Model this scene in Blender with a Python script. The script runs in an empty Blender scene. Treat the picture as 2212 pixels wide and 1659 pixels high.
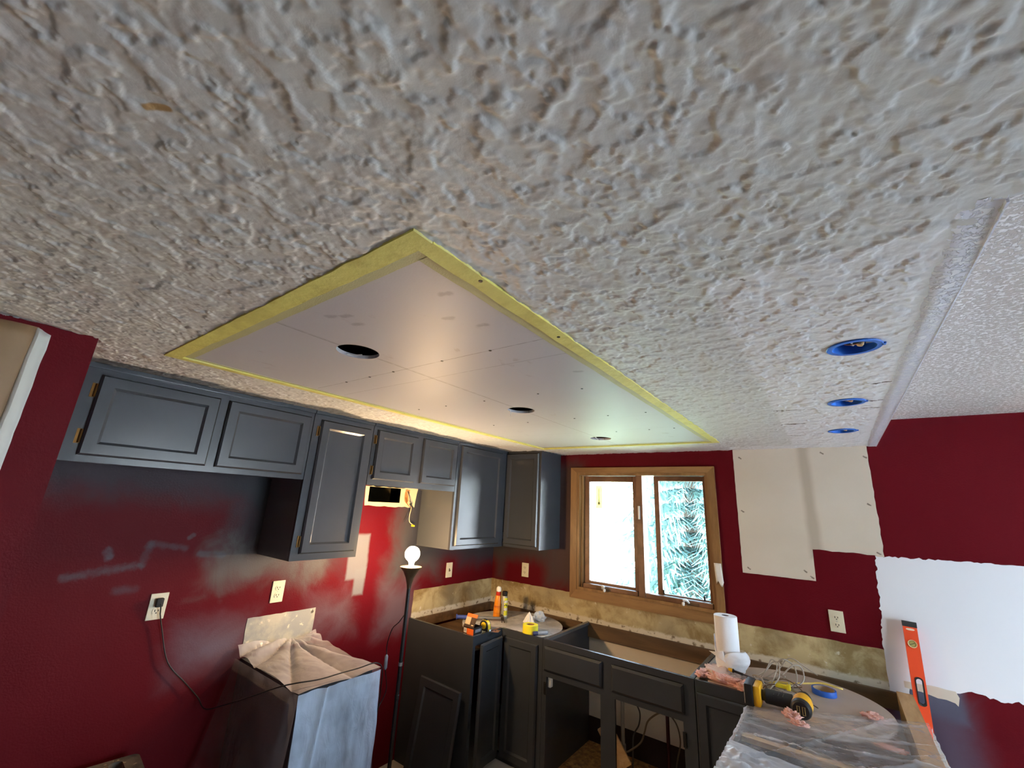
import bpy, bmesh, math, random
import numpy as np
from mathutils import Vector, Matrix, noise as mnoise
random.seed(7)
PI = math.pi
SC = bpy.context.scene
COL = SC.collection

# ------------------------------------------------------------------ camera
cam_d = bpy.data.cameras.new('camera')
cam_d.sensor_fit = 'HORIZONTAL'; cam_d.sensor_width = 36.0
cam_d.lens = 36.0 * 908.11 / 2212.0
cam_d.clip_start = 0.02; cam_d.clip_end = 200
cam = bpy.data.objects.new('camera', cam_d)
COL.objects.link(cam)
RX = Vector((0.806094, 0.589578, 0.051082))
DN = Vector((-0.123996, 0.25267, -0.959574))
FW = Vector((-0.578651, 0.767173, 0.276781))
M = Matrix.Identity(4)
for i in range(3):
    M[i][0] = RX[i]; M[i][1] = -DN[i]; M[i][2] = -FW[i]
M[0][3], M[1][3], M[2][3] = 0.0, 0.0, 1.715
cam.matrix_world = M
SC.camera = cam

# ------------------------------------------------------------------ world, light, exposure
SC.view_settings.view_transform = 'Standard'
SC.view_settings.look = 'None'
SC.view_settings.gamma = 1.0
SC.view_settings.use_curve_mapping = False
SC.view_settings.exposure = 1.34
SKY = 10.0
world = bpy.data.worlds.new('overcast_sky')
SC.world = world
world.use_nodes = True
wn, wl = world.node_tree.nodes, world.node_tree.links
wn.clear()
w_out = wn.new('ShaderNodeOutputWorld'); w_bg = wn.new('ShaderNodeBackground')
w_tc = wn.new('ShaderNodeTexCoord'); w_sep = wn.new('ShaderNodeSeparateXYZ')
w_mr = wn.new('ShaderNodeMapRange'); w_mix = wn.new('ShaderNodeMix'); w_mix.data_type = 'RGBA'
w_mr.inputs[1].default_value = -0.05; w_mr.inputs[2].default_value = 0.6
w_mix.inputs[6].default_value = (0.86, 0.94, 1.0, 1); w_mix.inputs[7].default_value = (0.48, 0.70, 1.0, 1)
w_bg.inputs[1].default_value = SKY
wl.new(w_tc.outputs['Generated'], w_sep.inputs[0]); wl.new(w_sep.outputs[2], w_mr.inputs[0])
wl.new(w_mr.outputs[0], w_mix.inputs[0]); wl.new(w_mix.outputs[2], w_bg.inputs[0])
wl.new(w_bg.outputs[0], w_out.inputs[0])

def portal(name, loc, direction, sx, sy):
    d = bpy.data.lights.new(name, 'AREA'); d.shape = 'RECTANGLE'; d.size = sx; d.size_y = sy
    d.cycles.is_portal = True
    o = bpy.data.objects.new(name, d); COL.objects.link(o)
    o.location = loc
    o.rotation_euler = Vector(direction).to_track_quat('-Z', 'Y').to_euler()
    return o
sun_d = bpy.data.lights.new('sun', 'SUN'); sun_d.energy = 66.0; sun_d.angle = math.radians(.6); sun_d.color = (1.0, .97, .93)
sun = bpy.data.objects.new('sun', sun_d); COL.objects.link(sun)
sun.rotation_euler = Vector((-.46, .10, -1.0)).to_track_quat('-Z', 'Y').to_euler()     # high sun, shining in at the patio door on the right
portal('portal_kitchen_window', (-1.228, 3.50, 1.55), (0, -1, 0), 1.06, 0.94)
portal('portal_patio', (3.06, 2.1, 1.08), (-1, 0, 0), 1.6, 2.1)
try:
    SC.cycles.max_bounces = 10; SC.cycles.diffuse_bounces = 6; SC.cycles.transparent_max_bounces = 16
    SC.cycles.caustics_reflective = False; SC.cycles.caustics_refractive = False
    SC.cycles.sample_clamp_indirect = 6.0
    SC.cycles.use_denoising = True
except Exception:
    pass

# ------------------------------------------------------------------ node / material helpers
def lin(c):
    return tuple(((v / 255.0) / 12.92 if v <= 10.3 else ((v / 255.0 + 0.055) / 1.055) ** 2.4) for v in c)

class N:
    """small node-graph writer"""
    def __init__(self, name):
        self.m = bpy.data.materials.new(name); self.m.use_nodes = True
        self.t = self.m.node_tree; self.n = self.t.nodes; self.l = self.t.links
        self.n.clear()
        self.out = self.n.new('ShaderNodeOutputMaterial')
        self.b = self.n.new('ShaderNodeBsdfPrincipled')
        self.l.new(self.b.outputs[0], self.out.inputs[0])
        self._co = None; self._xyz = None
    def set(self, sock, v):
        if isinstance(v, bpy.types.NodeSocket): self.l.new(v, sock)
        else: sock.default_value = v
    def co(self):
        if self._co is None: self._co = self.n.new('ShaderNodeTexCoord').outputs['Object']
        return self._co
    def xyz(self):
        if self._xyz is None:
            s = self.n.new('ShaderNodeSeparateXYZ'); self.l.new(self.co(), s.inputs[0]); self._xyz = s.outputs
        return self._xyz
    def mapping(self, scale=(1, 1, 1), rot=(0, 0, 0), loc=(0, 0, 0)):
        m = self.n.new('ShaderNodeMapping'); self.l.new(self.co(), m.inputs[0])
        m.inputs['Scale'].default_value = scale; m.inputs['Rotation'].default_value = rot; m.inputs['Location'].default_value = loc
        return m.outputs[0]
    def noise(self, scale, detail=2, rough=.5, dist=0.0, vec=None):
        x = self.n.new('ShaderNodeTexNoise'); x.inputs['Scale'].default_value = scale
        x.inputs['Detail'].default_value = detail; x.inputs['Roughness'].default_value = rough
        x.inputs['Distortion'].default_value = dist
        self.l.new(vec if vec is not None else self.co(), x.inputs['Vector'])
        return x.outputs['Fac']
    def voronoi(self, scale, feature='F1', vec=None):
        x = self.n.new('ShaderNodeTexVoronoi'); x.feature = feature; x.inputs['Scale'].default_value = scale
        self.l.new(vec if vec is not None else self.co(), x.inputs['Vector'])
        return x.outputs['Distance']
    def math(self, op, a, b=0.0, c=0.0):
        x = self.n.new('ShaderNodeMath'); x.operation = op
        self.set(x.inputs[0], a); self.set(x.inputs[1], b); self.set(x.inputs[2], c)
        return x.outputs[0]
    def step(self, v, lo, hi, a=0.0, b=1.0, smooth=True):
        x = self.n.new('ShaderNodeMapRange'); x.interpolation_type = 'SMOOTHSTEP' if smooth else 'LINEAR'
        self.set(x.inputs[0], v); x.inputs[1].default_value = lo; x.inputs[2].default_value = hi
        x.inputs[3].default_value = a; x.inputs[4].default_value = b
        return x.outputs[0]
    def mix(self, f, a, b):
        x = self.n.new('ShaderNodeMix'); x.data_type = 'RGBA'
        self.set(x.inputs[0], f)
        for s, v in ((x.inputs[6], a), (x.inputs[7], b)):
            if isinstance(v, bpy.types.NodeSocket): self.l.new(v, s)
            else: s.default_value = (*v[:3], 1)
        return x.outputs[2]
    def box(self, u, v, u0, u1, v0, v1, soft=.01, wob=None, amp=0.0):
        """mask that is 1 inside the rectangle u0..u1, v0..v1"""
        d = self.math('MINIMUM', self.math('MINIMUM', self.math('SUBTRACT', u, u0), self.math('SUBTRACT', u1, u)),
                      self.math('MINIMUM', self.math('SUBTRACT', v, v0), self.math('SUBTRACT', v1, v)))
        if wob is not None: d = self.math('ADD', d, self.math('MULTIPLY', self.math('SUBTRACT', wob, .5), amp))
        return self.step(d, -soft, soft)
    def capsule(self, u, v, p, q, r, soft=.004, wob=None, amp=0.0):
        """mask round the segment p-q"""
        dx, dy = q[0] - p[0], q[1] - p[1]; L2 = dx * dx + dy * dy + 1e-9
        a, b = self.math('SUBTRACT', u, p[0]), self.math('SUBTRACT', v, p[1])
        t = self.math('DIVIDE', self.math('ADD', self.math('MULTIPLY', a, dx), self.math('MULTIPLY', b, dy)), L2)
        t = self.math('MINIMUM', self.math('MAXIMUM', t, 0.0), 1.0)
        ex = self.math('SUBTRACT', a, self.math('MULTIPLY', t, dx)); ey = self.math('SUBTRACT', b, self.math('MULTIPLY', t, dy))
        d = self.math('SQRT', self.math('ADD', self.math('MULTIPLY', ex, ex), self.math('MULTIPLY', ey, ey)))
        if wob is not None: d = self.math('ADD', d, self.math('MULTIPLY', self.math('SUBTRACT', wob, .5), amp))
        return self.step(d, r - soft, r + soft, 1.0, 0.0)
    def bump(self, h, dist=.002, strength=1.0, prev=None):
        x = self.n.new('ShaderNodeBump'); x.inputs['Distance'].default_value = dist; x.inputs['Strength'].default_value = strength
        self.l.new(h, x.inputs['Height'])
        if prev is not None: self.l.new(prev, x.inputs['Normal'])
        return x.outputs[0]
    def done(self, color=None, rough=.5, metal=0.0, normal=None, spec=None, **kw):
        if color is not None:
            if isinstance(color, bpy.types.NodeSocket): self.l.new(color, self.b.inputs['Base Color'])
            else: self.b.inputs['Base Color'].default_value = (*color[:3], 1)
        self.set(self.b.inputs['Roughness'], rough); self.b.inputs['Metallic'].default_value = metal
        if normal is not None: self.l.new(normal, self.b.inputs['Normal'])
        if spec is not None: self.b.inputs['Specular IOR Level'].default_value = spec
        for k, v in kw.items(): self.set(self.b.inputs[k.replace('_', ' ')], v)
        return self.m

def simple(name, rgb, rough=.5, metal=0.0, var=.12, scale=40.0, bump=0.0, spec=None):
    g = N(name); c = lin(rgb)
    f = g.noise(scale, 3)
    col = g.mix(f, tuple(v * (1 - var) for v in c), tuple(min(1, v * (1 + var)) for v in c))
    nrm = g.bump(g.noise(scale * 4, 2), bump) if bump else None
    return g.done(col, rough, metal, nrm, spec)

MAT = {}
# painted plaster ceiling with skip-trowel texture
def ceiling_material(name, tint, kitchen=True, bump_gain=1.0):
    g = N(name); X = g.xyz()
    v1 = g.mapping((1, 1, 0.0))
    big = g.noise(5.0, 2, .5, .3, v1)
    # fine relief only: the flakes themselves are geometry (plaster_skin)
    a = g.noise(30.0, 4, .55, .3, g.mapping((1, .72, 0), (0, 0, -.5), (1.3, 5.7, 0)))
    w = g.step(g.noise(33.0, 2, .5, 0, v1), .38, .50, .02, .9)
    h = g.math('MULTIPLY', g.step(a, .35, .65), .10)
    fine = g.noise(420.0, 2, .5, 0, v1)
    h = g.math('ADD', h, g.math('MULTIPLY', fine, .02))
    nrm = g.bump(h, .0045 * bump_gain, 1.0)
    base = lin(tint)
    mot = g.noise(2.3, 3, .6, .4, v1)
    col = g.mix(g.step(mot, .35, .65), tuple(v * .97 for v in base), (base[0] * 1.0, base[1] * 1.01, base[2] * .985))
    if kitchen:
        wob = g.noise(9.0, 3)
        # paler, unpainted strip where an old soffit was taken down
        strip = g.box(X[0], X[1], -.155, .206, .85, 3.2, .012, wob, .03)
        strip2 = g.box(X[0], X[1], -.53, .206, 3.19, 3.36, .012, wob, .03)
        col = g.mix(g.math('MAXIMUM', strip, strip2), col, tuple(min(1, v * 1.17) for v in (base[0], base[1], base[2] * 1.02)))
        # wavy grey band along the wall cupboards
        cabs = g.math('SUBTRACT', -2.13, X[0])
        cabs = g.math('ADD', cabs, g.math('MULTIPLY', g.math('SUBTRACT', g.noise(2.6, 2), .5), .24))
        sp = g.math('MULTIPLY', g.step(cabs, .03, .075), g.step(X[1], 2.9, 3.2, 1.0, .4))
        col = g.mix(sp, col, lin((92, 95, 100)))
        # torn screw marks and a tan stain
        for (u, v, L, r) in ((-.108, 2.136, .045, .006), (-.104, 2.473, .05, .006), (.185, 1.81, .02, .006), (-.115, 2.829, .04, .004),
                             (.182, 2.215, .03, .005), (.19, 2.08, .025, .006), (-.09, .867, .002, .004), (.225, .885, .003, .004)):
            mk = g.capsule(X[0], X[1], (u - L, v), (u + L, v + .004), r, .004, g.noise(120, 2), .016)
            col = g.mix(mk, col, lin((96, 84, 74)))
        mk = g.capsule(X[0], X[1], (-.635, .046), (-.615, .062), .006, .002, wob, .008)
        col = g.mix(mk, col, lin((168, 138, 96)))
        mk = g.capsule(X[0], X[1], (-.006, .35), (-.002, .44), .014, .006, g.noise(60, 2), .03)
        col = g.mix(g.math('MULTIPLY', mk, .5), col, lin((170, 152, 136)))
    return g.done(col, .5, 0, nrm, .35)
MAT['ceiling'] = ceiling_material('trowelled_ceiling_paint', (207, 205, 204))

def upper_ceiling_material():
    g = N('mottled_beige_ceiling'); v1 = g.mapping((1, 1, 0))
    a = g.noise(85, 4, .6, .6, v1); p = g.step(a, .46, .58)
    col = g.mix(p, lin((186, 174, 164)), lin((234, 228, 224)))
    return g.done(col, .6, 0, g.bump(p, .0025), .3)
MAT['ceiling_upper'] = upper_ceiling_material()

RED = lin((85, 11, 20))
GREY = lin((104, 107, 113))
def orange_peel(g, scale=130.0, d=.0009):
    return g.bump(g.noise(scale, 3, .55), d)

def red_wall(name, masks=()):
    """masks: list of (kind, args, soft, rgb, gain)"""
    g = N(name); X = g.xyz()
    col = g.mix(g.noise(3.0, 3), tuple(v * .93 for v in RED), tuple(v * 1.07 for v in RED))
    wob = g.noise(4.2, 5, .62, .6); wob2 = g.noise(45.0, 3, .6)
    dry = g.step(g.noise(26, 3), .28, .55, .55, 1.0)
    for kind, axes, args, soft, amp, rgb, gain in masks:
        u, v = X[axes[0]], X[axes[1]]
        if kind == 'box': mk = g.box(u, v, *args, soft, wob, amp)
        else: mk = g.capsule(u, v, args[0], args[1], args[2], soft, wob2, amp)
        mk = g.math('MULTIPLY', mk, gain)
        if kind == 'smear': mk = g.math('MULTIPLY', mk, dry)
        col = g.mix(mk, col, lin(rgb))
    return g.done(col, .5, 0, orange_peel(g), .07)
SPR = (56, 58, 63)
YZ = (1, 2); XZ = (0, 2)
MAT['wall_left'] = red_wall('burgundy_wall_with_overspray_and_painted_sheen', [
    ('box', YZ, (.15, 1.3, 1.66, 2.2), .10, .2, SPR, .85),
    ('box', YZ, (1.06, 1.7, 1.30, 1.9), .15, .3, (52, 55, 60), .95),
    ('box', YZ, (.98, 1.62, 1.25, 1.42), .11, .42, (92, 90, 88), .8),
    ('box', YZ, (2.17, 2.62, 1.15, 2.2), .12, .3, (70, 70, 70), .95),
    ('box', YZ, (2.9, 3.4, 1.2, 2.2), .10, .22, (50, 50, 54), .8),
    ('box', YZ, (2.3, 3.4, 1.28, 2.2), .06, .14, (52, 52, 56), .85),
    ('box', YZ, (.95, 1.23, .86, 1.03), .13, .2, (108, 110, 122), .55),  # bluish window sheen on the wall, painted in as colour
    ('box', YZ, (1.61, 1.86, .92, 1.10), .11, .25, (104, 102, 112), .5),
    ('box', YZ, (2.12, 2.41, .82, 1.12), .10, .2, (98, 94, 104), .6),
    ('box', YZ, (1.80, 1.945, 1.19, 1.47), .012, .03, (112, 112, 118), .95),
    ('box', YZ, (1.865, 1.945, 1.085, 1.25), .012, .02, (112, 112, 118), .95),
    ('smear', YZ, ((.45, 1.325), (.70, 1.36), .014), .012, .03, (88, 92, 100), 0.50),
    ('smear', YZ, ((.70, 1.36), (.715, 1.45), .014), .012, .03, (82, 86, 94), 0.43),
    ('smear', YZ, ((.715, 1.45), (.86, 1.425), .012), .012, .03, (82, 86, 94), 0.40),
    ('smear', YZ, ((.565, 1.425), (.575, 1.40), .015), .008, .02, (92, 98, 108), 0.58),
    ('smear', YZ, ((.93, 1.395), (1.035, 1.384), .015), .008, .01, (84, 90, 96), 0.58),
    ('smear', YZ, ((.865, 1.475), (.88, 1.485), .010), .006, .01, (84, 90, 96), 0.50),
    ('smear', YZ, ((.635, 1.255), (.70, 1.255), .014), .014, .02, (84, 84, 94), 0.43),
])
MAT['wall_back'] = red_wall('burgundy_back_wall', [
    ('box', XZ, (-2.7, -1.99, 1.26, 2.2), .08, .16, (58, 57, 56), .9),
    ('box', XZ, (-2.05, -1.70, 1.10, 2.1), .08, .2, (62, 61, 60), .75),
    ('box', XZ, (-2.60, -2.50, 1.06, 1.4), .06, .1, (64, 61, 60), .6),
    ('box', XZ, (.10, .405, .79, .93), .03, .05, (88, 98, 116), .9),
    ('box', XZ, (.10, .42, -.2, .86), .09, .12, (80, 76, 92), .8),
])
MAT['wall_plain'] = red_wall('plain_burgundy_wall')

def bare_drywall():
    g = N('bare_drywall_paper'); X = g.xyz()
    c = g.mix(g.noise(2.4, 3), lin((196, 184, 166)), lin((214, 205, 192)))
    c = g.mix(g.box(X[0], X[2], -.145, -.085, 1.5, 2.3, .02, g.noise(6, 2), .02), c, lin((178, 166, 150)))
    for (u, v) in ((-.505, 1.76), (-.50, 1.40), (-.16, 1.39), (-.19, 1.42), (.17, 1.83), (.175, 1.56), (.19, 2.11), (-.02, 2.14), (-.49, 2.12)):
        c = g.mix(g.capsule(X[0], X[2], (u, v), (u + .012, v - .008), .004, .003, g.noise(90, 2), .01), c, lin((120, 108, 96)))
    return g.done(c, .8, 0, g.bump(g.noise(220, 2), .0004), .2)
MAT['bare_drywall'] = bare_drywall()
MAT['primer'] = simple('white_primer', (226, 227, 232), .6, 0, .02, 3, .0003)
def splash_material():
    g = N('torn_glue_stained_drywall'); X = g.xyz()
    n1 = g.noise(5.5, 5, .65, .4); n2 = g.noise(22, 4, .6); n3 = g.noise(1.7, 3)
    c = g.mix(g.step(n1, .34, .62), lin((132, 110, 70)), lin((182, 165, 124)))
    c = g.mix(g.step(n2, .63, .74), c, lin((202, 192, 168)))
    c = g.mix(g.step(n3, .47, .62, 0, .7), c, lin((116, 106, 88)))
    low = g.step(g.math('ADD', X[2], g.math('MULTIPLY', g.math('SUBTRACT', n2, .5), .035)), .893, .910, 1.0, 0.0)
    c = g.mix(low, c, g.mix(g.step(g.noise(30, 3), .55, .7), lin((198, 188, 168)), lin((120, 104, 84))))
    return g.done(c, .75, 0, g.bump(n2, .0015), .25)
MAT['splash'] = splash_material()
def splash_grey():
    g = N('grey_sprayed_torn_drywall'); X = g.xyz()
    n2 = g.noise(24, 4, .6)
    c = g.mix(g.step(g.noise(7, 4, .6), .4, .62), lin((150, 150, 146)), lin((178, 172, 156)))
    c = g.mix(g.step(n2, .62, .7), c, lin((206, 196, 174)))
    c = g.mix(g.step(g.noise(17, 4), .66, .72), c, lin((86, 80, 72)))
    return g.done(c, .7, 0, g.bump(n2, .0012), .25)
MAT['splash_grey'] = splash_grey()

def cab_paint(name, rgb):
    g = N(name); c = lin(rgb)
    f = g.noise(6, 3)
    col = g.mix(f, tuple(v * .93 for v in c), tuple(v * 1.07 for v in c))
    grain = g.noise(50, 4, .6, .2, g.mapping((1, 1, .06)))
    return g.done(col, .24, 0, g.bump(grain, .00025), .36)
MAT['cab'] = cab_paint('slate_grey_cabinet_paint', (54, 57, 62))
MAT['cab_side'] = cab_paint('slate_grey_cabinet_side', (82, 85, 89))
MAT['cab_in'] = simple('pale_cabinet_interior', (176, 172, 166), .6, 0, .06, 8)
MAT['hinge'] = simple('dark_brass_hinge', (84, 58, 26), .35, .9, .2, 90)
MAT['dark'] = simple('dark_cavity', (16, 13, 11), .9, 0, .1, 10)
def wood(name, a, b, scale=(1, 1, 1), rough=.5):
    g = N(name)
    v = g.mapping(scale)
    n1 = g.noise(9, 5, .6, .8, v); n2 = g.noise(60, 3, .5, 0, v)
    c = g.mix(g.step(n1, .32, .68), lin(a), lin(b))
    c = g.mix(g.step(n2, .5, .8, 0, .35), c, tuple(x * .6 for x in lin(a)))
    return g.done(c, rough, 0, g.bump(n2, .0003), .4)
MAT['oak_h'] = wood('oak_casing_level_grain', (116, 84, 48), (146, 110, 68), (.12, 1, 1), .4)
MAT['oak_v'] = wood('oak_casing_upright_grain', (116, 84, 48), (146, 110, 68), (1, 1, .12), .4)
MAT['sash'] = wood('brown_window_sash_wood', (92, 62, 42), (124, 88, 62), (.5, 1, .5), .4)
MAT['pine'] = wood('raw_pine', (178, 142, 96), (208, 176, 130), (1, .12, 1), .65)
MAT['brownwood'] = wood('brown_cabinet_rail_wood', (78, 58, 38), (108, 82, 54), (.12, 1, 1), .6)
def osb():
    g = N('strand_board'); n = g.voronoi(38, 'F1', g.mapping((1, .5, 1), (0, 0, .5)))
    c = g.mix(g.step(g.noise(30, 4, .6), .35, .65), lin((92, 58, 26)), lin((168, 120, 62)))
    c = g.mix(g.step(n, .3, .6, 0, .5), c, lin((128, 84, 40)))
    return g.done(c, .8)
MAT['osb'] = osb()
def mdf_round():
    g = N('worn_grey_round_board'); n = g.noise(9, 4, .6)
    c = g.mix(g.step(n, .35, .66), lin((160, 158, 158)), lin((196, 193, 190)))
    c = g.mix(g.step(g.noise(26, 3), .62, .7, 0, .7), c, lin((126, 122, 118)))
    return g.done(c, .55, 0, g.bump(g.noise(60, 3), .0003))
MAT['round'] = mdf_round()
MAT['round_pale'] = simple('pale_round_board', (188, 172, 160), .6, 0, .1, 9)
MAT['ivory'] = simple('ivory_plastic', (212, 204, 178), .35, 0, .03, 12)
MAT['ivory_dark'] = simple('outlet_slot_dark', (40, 34, 28), .5, 0, .05, 30)
MAT['black'] = simple('black_satin', (20, 19, 20), .4, 0, .1, 30)
MAT['black_rubber'] = simple('black_rubber', (26, 26, 28), .65, 0, .1, 50)
MAT['white_plastic'] = simple('white_plastic', (224, 222, 216), .4, 0, .03, 20)
MAT['steel'] = simple('bright_metal', (190, 190, 190), .3, 1.0, .08, 60)
MAT['copper'] = simple('copper_wire', (190, 108, 66), .35, 1.0, .1, 60)

def board_material():
    """new drywall panel: pencil lines and scuffs"""
    g = N('new_drywall_panel'); X = g.xyz()
    c = g.mix(g.noise(1.6, 3), lin((174, 171, 178)), lin((186, 183, 189)))
    wv = g.math('MULTIPLY', g.math('SUBTRACT', g.noise(3.0, 2), .5), .012)
    u = g.math('ADD', X[0], wv); v = g.math('ADD', X[1], wv)
    def line_u(at, w, y0, y1, gain):
        nonlocal c
        mk = g.math('MULTIPLY', g.box(u, X[1], at - w, at + w, y0, y1, .0012), g.step(g.noise(40, 3), .25, .55, .35, 1.0))
        c = g.mix(g.math('MULTIPLY', mk, gain), c, lin((96, 82, 82)))
    def line_v(at, w, gain):
        nonlocal c
        mk = g.math('MULTIPLY', g.box(v, X[0], at - w, at + w, -1.80, -.585, .0012), g.step(g.noise(40, 3), .25, .55, .35, 1.0))
        c = g.mix(g.math('MULTIPLY', mk, gain), c, lin((96, 82, 82)))
    line_u(-1.203, .0016, .47, 2.9, .8); line_u(-1.196, .0012, .47, 1.6, .55)
    line_v(.942, .0014, .75); line_v(1.072, .0013, .6); line_v(2.02, .0012, .3); line_v(2.36, .0014, .35)
    sc = g.noise(14, 4, .6, .5, g.mapping((1, .5, 1)))
    c = g.mix(g.step(sc, .66, .74, 0, .45), c, lin((150, 138, 142)))
    for (a, b) in ((-1.02, .53), (-.98, .55), (-1.0, .60), (-.75, .70), (-.66, .60), (-.70, .78), (-.66, 1.25)):
        mk = g.capsule(X[0], X[1], (a - .01, b), (a + .01, b + .006), .008, .006, g.noise(60, 2), .02)
        c = g.mix(g.math('MULTIPLY', mk, .5), c, lin((128, 118, 128)))
    return g.done(c, .50, 0, g.bump(g.noise(160, 2), .0002), .38)
MAT['board'] = board_material()
def mesh_tape(name, along):
    g = N(name); X = g.xyz()
    # open weave: yellow threads
    wa = g.math('ABSOLUTE', g.math('SINE', g.math('MULTIPLY', X[0], 1050.0)))
    wb = g.math('ABSOLUTE', g.math('SINE', g.math('MULTIPLY', X[1], 1050.0)))
    th = g.math('MAXIMUM', g.step(wa, .45, .7), g.step(wb, .45, .7))
    c = g.mix(th, lin((204, 198, 150)), lin((216, 208, 112)))
    c = g.mix(g.step(g.noise(14, 3), .45, .7, 0, .5), c, lin((184, 172, 96)))
    return g.done(c, .6, 0, g.bump(g.math('MULTIPLY', g.noise(30, 4, .6), 1.0), .003), .3)
MAT['mesh_tape'] = mesh_tape('yellow_fibreglass_mesh_tape', 0)
def mesh_tape_inner():
    g = N('thin_yellow_mesh_over_board')
    c = g.mix(g.noise(20, 3), lin((172, 168, 128)), lin((190, 186, 140)))
    return g.done(c, .55, 0, g.bump(g.noise(260, 2), .0006), .3)
MAT['mesh_tape_inner'] = mesh_tape_inner()
def bead_mat():
    g = N('shiny_white_corner_bead'); v = g.mapping((1, 1, 0))
    n = g.step(g.noise(70, 4, .6, .8, v), .48, .55)
    return g.done(g.mix(n, lin((226, 228, 242)), lin((240, 242, 250))), .28, 0, g.bump(n, .003), .6)
MAT['bead'] = bead_mat()
MAT['blue_plastic'] = simple('blue_box_plastic', (32, 98, 190), .4, 0, .08, 20)

def sheet(name, rgb, clear, rough=.3, back=.35, edge=.55):
    """milky polythene: part of the light goes straight through"""
    g = N(name)
    n = g.noise(24, 4, .6, .6); n2 = g.noise(7, 3, .6, 1.2, g.mapping((1, 2.5, 1)))
    g.done(lin(rgb), rough, 0, g.bump(g.math('ADD', g.math('MULTIPLY', n, .5), g.math('MULTIPLY', n2, 2.0)), .003), .5)
    tr = g.n.new('ShaderNodeBsdfTransparent'); mx = g.n.new('ShaderNodeMixShader')
    tl = g.n.new('ShaderNodeBsdfTranslucent'); tl.inputs[0].default_value = (*lin(rgb), 1)
    m2 = g.n.new('ShaderNodeMixShader'); m2.inputs[0].default_value = back
    g.l.new(g.b.outputs[0], m2.inputs[1]); g.l.new(tl.outputs[0], m2.inputs[2])
    f = g.step(g.noise(5, 3, .6), .35, .7, clear - .1, clear + .1)
    lw = g.n.new('ShaderNodeLayerWeight'); lw.inputs[0].default_value = .5        # thin film: more milky where it is seen edge-on
    f = g.math('MULTIPLY', f, g.step(lw.outputs['Facing'], edge, 1.0, 1.0, .30))
    g.l.new(f, mx.inputs[0]); g.l.new(m2.outputs[0], mx.inputs[1]); g.l.new(tr.outputs[0], mx.inputs[2])
    g.l.new(mx.outputs[0], g.out.inputs[0])
    return g.m
MAT['poly'] = sheet('milky_polythene', (212, 230, 255), .46, .28, .12)
MAT['poly_dense'] = sheet('milky_polythene_doubled', (234, 233, 240), .34, .3)
MAT['poly_bench'] = sheet('milky_polythene_over_bench', (244, 238, 240), .70, .14, .3, .74)
MAT['poly_top'] = sheet('milky_polythene_pleated', (226, 220, 224), .54, .2)
MAT['poly_clear'] = sheet('thin_clear_polythene', (206, 200, 206), .80, .25)
def glass():
    g = N('window_glass')
    tr = g.n.new('ShaderNodeBsdfTransparent'); tr.inputs[0].default_value = (.93, .96, .96, 1)
    gl = g.n.new('ShaderNodeBsdfGlossy'); gl.inputs[1].default_value = .02
    fr = g.n.new('ShaderNodeFresnel'); fr.inputs[0].default_value = 1.4
    mx = g.n.new('ShaderNodeMixShader')
    g.l.new(fr.outputs[0], mx.inputs[0]); g.l.new(tr.outputs[0], mx.inputs[1]); g.l.new(gl.outputs[0], mx.inputs[2])
    g.l.new(mx.outputs[0], g.out.inputs[0])
    return g.m
MAT['glass'] = glass()
def screen():
    g = N('insect_screen')
    df = g.n.new('ShaderNodeBsdfDiffuse'); df.inputs[0].default_value = (.50, .60, .64, 1)
    tr = g.n.new('ShaderNodeBsdfTransparent'); mx = g.n.new('ShaderNodeMixShader'); mx.inputs[0].default_value = .98
    g.l.new(df.outputs[0], mx.inputs[1]); g.l.new(tr.outputs[0], mx.inputs[2]); g.l.new(mx.outputs[0], g.out.inputs[0])
    return g.m
MAT['screen'] = screen()
def translucent_sticker():
    g = N('olive_translucent_sticker')
    tl = g.n.new('ShaderNodeBsdfTranslucent'); tl.inputs[0].default_value = (*lin((226, 224, 160)), 1)
    df = g.n.new('ShaderNodeBsdfDiffuse'); df.inputs[0].default_value = (*lin((150, 146, 84)), 1)
    mx = g.n.new('ShaderNodeMixShader'); mx.inputs[0].default_value = .9
    g.l.new(df.outputs[0], mx.inputs[1]); g.l.new(tl.outputs[0], mx.inputs[2]); g.l.new(mx.outputs[0], g.out.inputs[0])
    return g.m

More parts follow.
